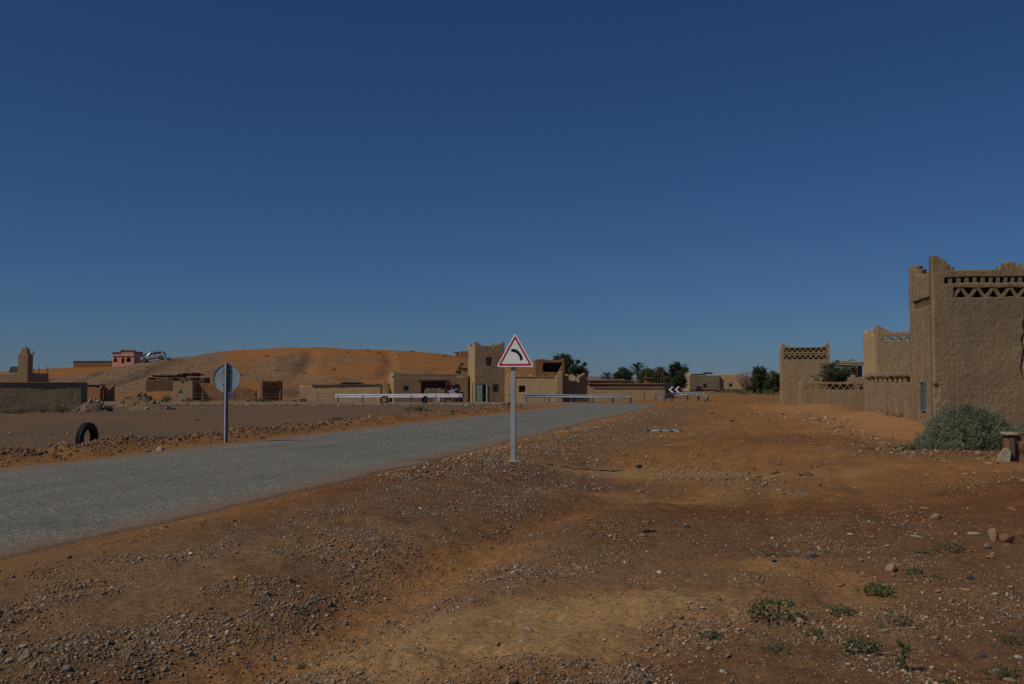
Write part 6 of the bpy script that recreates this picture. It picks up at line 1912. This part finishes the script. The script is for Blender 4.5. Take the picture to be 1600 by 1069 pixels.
# larger loose stones of the berm, the rubble line and the far verge
by_ = 10 + 58 * rg.random(2600) ** 1.15; bo_ = 1.5 + rg.normal(0, 0.6, 2600)
bx2 = RSL * (by_ - 28.3) - 3.7 - (HALF + bo_) * RN
ta = rg.random(420); p0 = gp(1255, 650); p1 = gp(1450, 716)
rx2 = p0[0] + (p1[0] - p0[0]) * ta + rg.normal(0, 0.5, 420); ry2 = p0[1] + (p1[1] - p0[1]) * ta + rg.normal(0, 0.8, 420)
fx2 = rg.uniform(-32, 2, 700); fy2 = 80.5 + rg.normal(0, 1.6, 700)
mx2 = rg.uniform(-31, 31, 60000); mr2 = np.exp(rg.uniform(math.log(16), math.log(75), 60000))
mx2, my2 = mr2 * np.sin(np.radians(mx2)), mr2 * np.cos(np.radians(mx2))
ms_ = road_s(mx2, my2); mo_ = np.abs(ms_) - HALF
mc_ = fbm(mx2 / 1.6, my2 / 1.6, 4, 1301)
mp_ = sm((mc_ - 0.50) / 0.16) * 0.5 + 0.8 * np.exp(-((mo_ - 1.3) / 0.9) ** 2) * (ms_ > 0) * (my2 < 60)
dz_ = np.exp(-((mx2 - (13.3 + 0.13 * (my2 - 33.0))) / 2.0) ** 2) * (my2 > 27)
mk_ = (rg.random(60000) < mp_ * (1 - dz_) * np.where(ms_ < 0, 0.25, 1.0)) & (mo_ > 0.2)
mx2, my2 = mx2[mk_], my2[mk_]
ex2 = np.concatenate([bx2, rx2, fx2, mx2]); ey2 = np.concatenate([by_, ry2, fy2, my2])
es2 = np.concatenate([0.018 + 0.05 * rg.random(2600) ** 2, 0.02 + 0.06 * rg.random(420) ** 2, 0.05 + 0.09 * rg.random(700) ** 2, 0.009 + 0.028 * rg.random(len(mx2)) ** 3 + 0.0004 * np.hypot(mx2, my2)])
ok2 = np.abs(road_s(ex2, ey2)) > HALF + 0.25
ex2, ey2, es2 = ex2[ok2], ey2[ok2], es2[ok2]
nsmall = len(X)
X = np.concatenate([X, ex2]); Y = np.concatenate([Y, ey2]); bermw = np.concatenate([bermw, np.where(np.arange(len(ex2)) < len(bx2), 1.0, 0.15)]); gsel = np.concatenate([gsel, np.zeros(len(ex2))])
N = len(X)
dist_ = np.hypot(X, Y)
S = 0.0036 + 0.0070 * rg.random(N) ** 2.6 + 0.0005 * dist_
S = S * np.where(rg.random(N) < 0.05, 1.9, 1.0) * np.where(rg.random(N) < 0.012, 1.7, 1.0) * (1 + 0.8 * bermw)
S[nsmall:] = es2
pal = np.array([(0.24, 0.19, 0.14), (0.32, 0.25, 0.18), (0.15, 0.118, 0.09), (0.42, 0.33, 0.24), (0.26, 0.15, 0.08), (0.085, 0.072, 0.062), (0.52, 0.43, 0.33), (0.33, 0.19, 0.085)])
pi_ = rg.choice(len(pal), N, p=[0.24, 0.2, 0.16, 0.12, 0.12, 0.07, 0.04, 0.05])
Cc = pal[pi_] * rg.uniform(0.8, 1.2, (N, 1))
Cc = np.where((rg.random(N) < 0.45)[:, None], Cc * 0.55 + np.array([0.20, 0.115, 0.062]) * 0.45, Cc)
Cc = np.where(bermw[:, None] > 0.3, Cc * 0.35 + np.array([0.16, 0.09, 0.055]) * 0.65, Cc)
right = (X > 0.8)
Cc = np.where((right & (rg.random(N) < 0.35))[:, None], Cc * np.array([1.25, 1.15, 1.05]), Cc)
q1 = rg.uniform(0, 6.283, N); c1, s1 = np.cos(q1), np.sin(q1)
sc = np.stack([S * rg.uniform(.8, 1.3, N), S * rg.uniform(.6, 1.0, N), S * rg.uniform(.4, .8, N)], -1)
jit = rg.uniform(0.72, 1.18, (N, len(IV), 1))
P = IV[None] * jit * sc[:, None, :]
tl = rg.uniform(-.35, .35, (N, 1))
P[:, :, 2] += P[:, :, 0] * tl
xr = P[:, :, 0] * c1[:, None] - P[:, :, 1] * s1[:, None]; yr = P[:, :, 0] * s1[:, None] + P[:, :, 1] * c1[:, None]
Zg = G(X, Y)
P = np.stack([xr + X[:, None], yr + Y[:, None], P[:, :, 2] + (Zg + sc[:, 2] * 0.35)[:, None]], -1)
FF = (IF[None] + (np.arange(N) * len(IV))[:, None, None]).reshape(-1, 3)
gm = mesh_np('gravel', P.reshape(-1, 3), FF, False)
set_col(gm, 'tint', np.repeat(Cc, len(IV), 0))
gro = link('gravel', gm, M['gravel'])
tag(gro, 'loose grey and tan gravel strewn over the roadside soil', 'gravel', kind='stuff')
print('pebbles', N, 'tris', len(FF))

# ------------------------------------------------------------------ the air itself
air = bpy.data.materials.new('desert_air'); air.use_nodes = True
an = air.node_tree.nodes; an.clear()
ao = an.new('ShaderNodeOutputMaterial'); av = an.new('ShaderNodeVolumePrincipled')
av.inputs['Color'].default_value = (0.76, 0.82, 0.94, 1.0); av.inputs['Density'].default_value = 3.5e-5
air.node_tree.links.new(av.outputs[0], ao.inputs['Volume'])
haze = MB().box((0, 0, 57), (24600, 24600, 126)).build('haze', air)
tag(haze, 'thin dry haze that pales the far mountains', 'haze', kind='stuff')
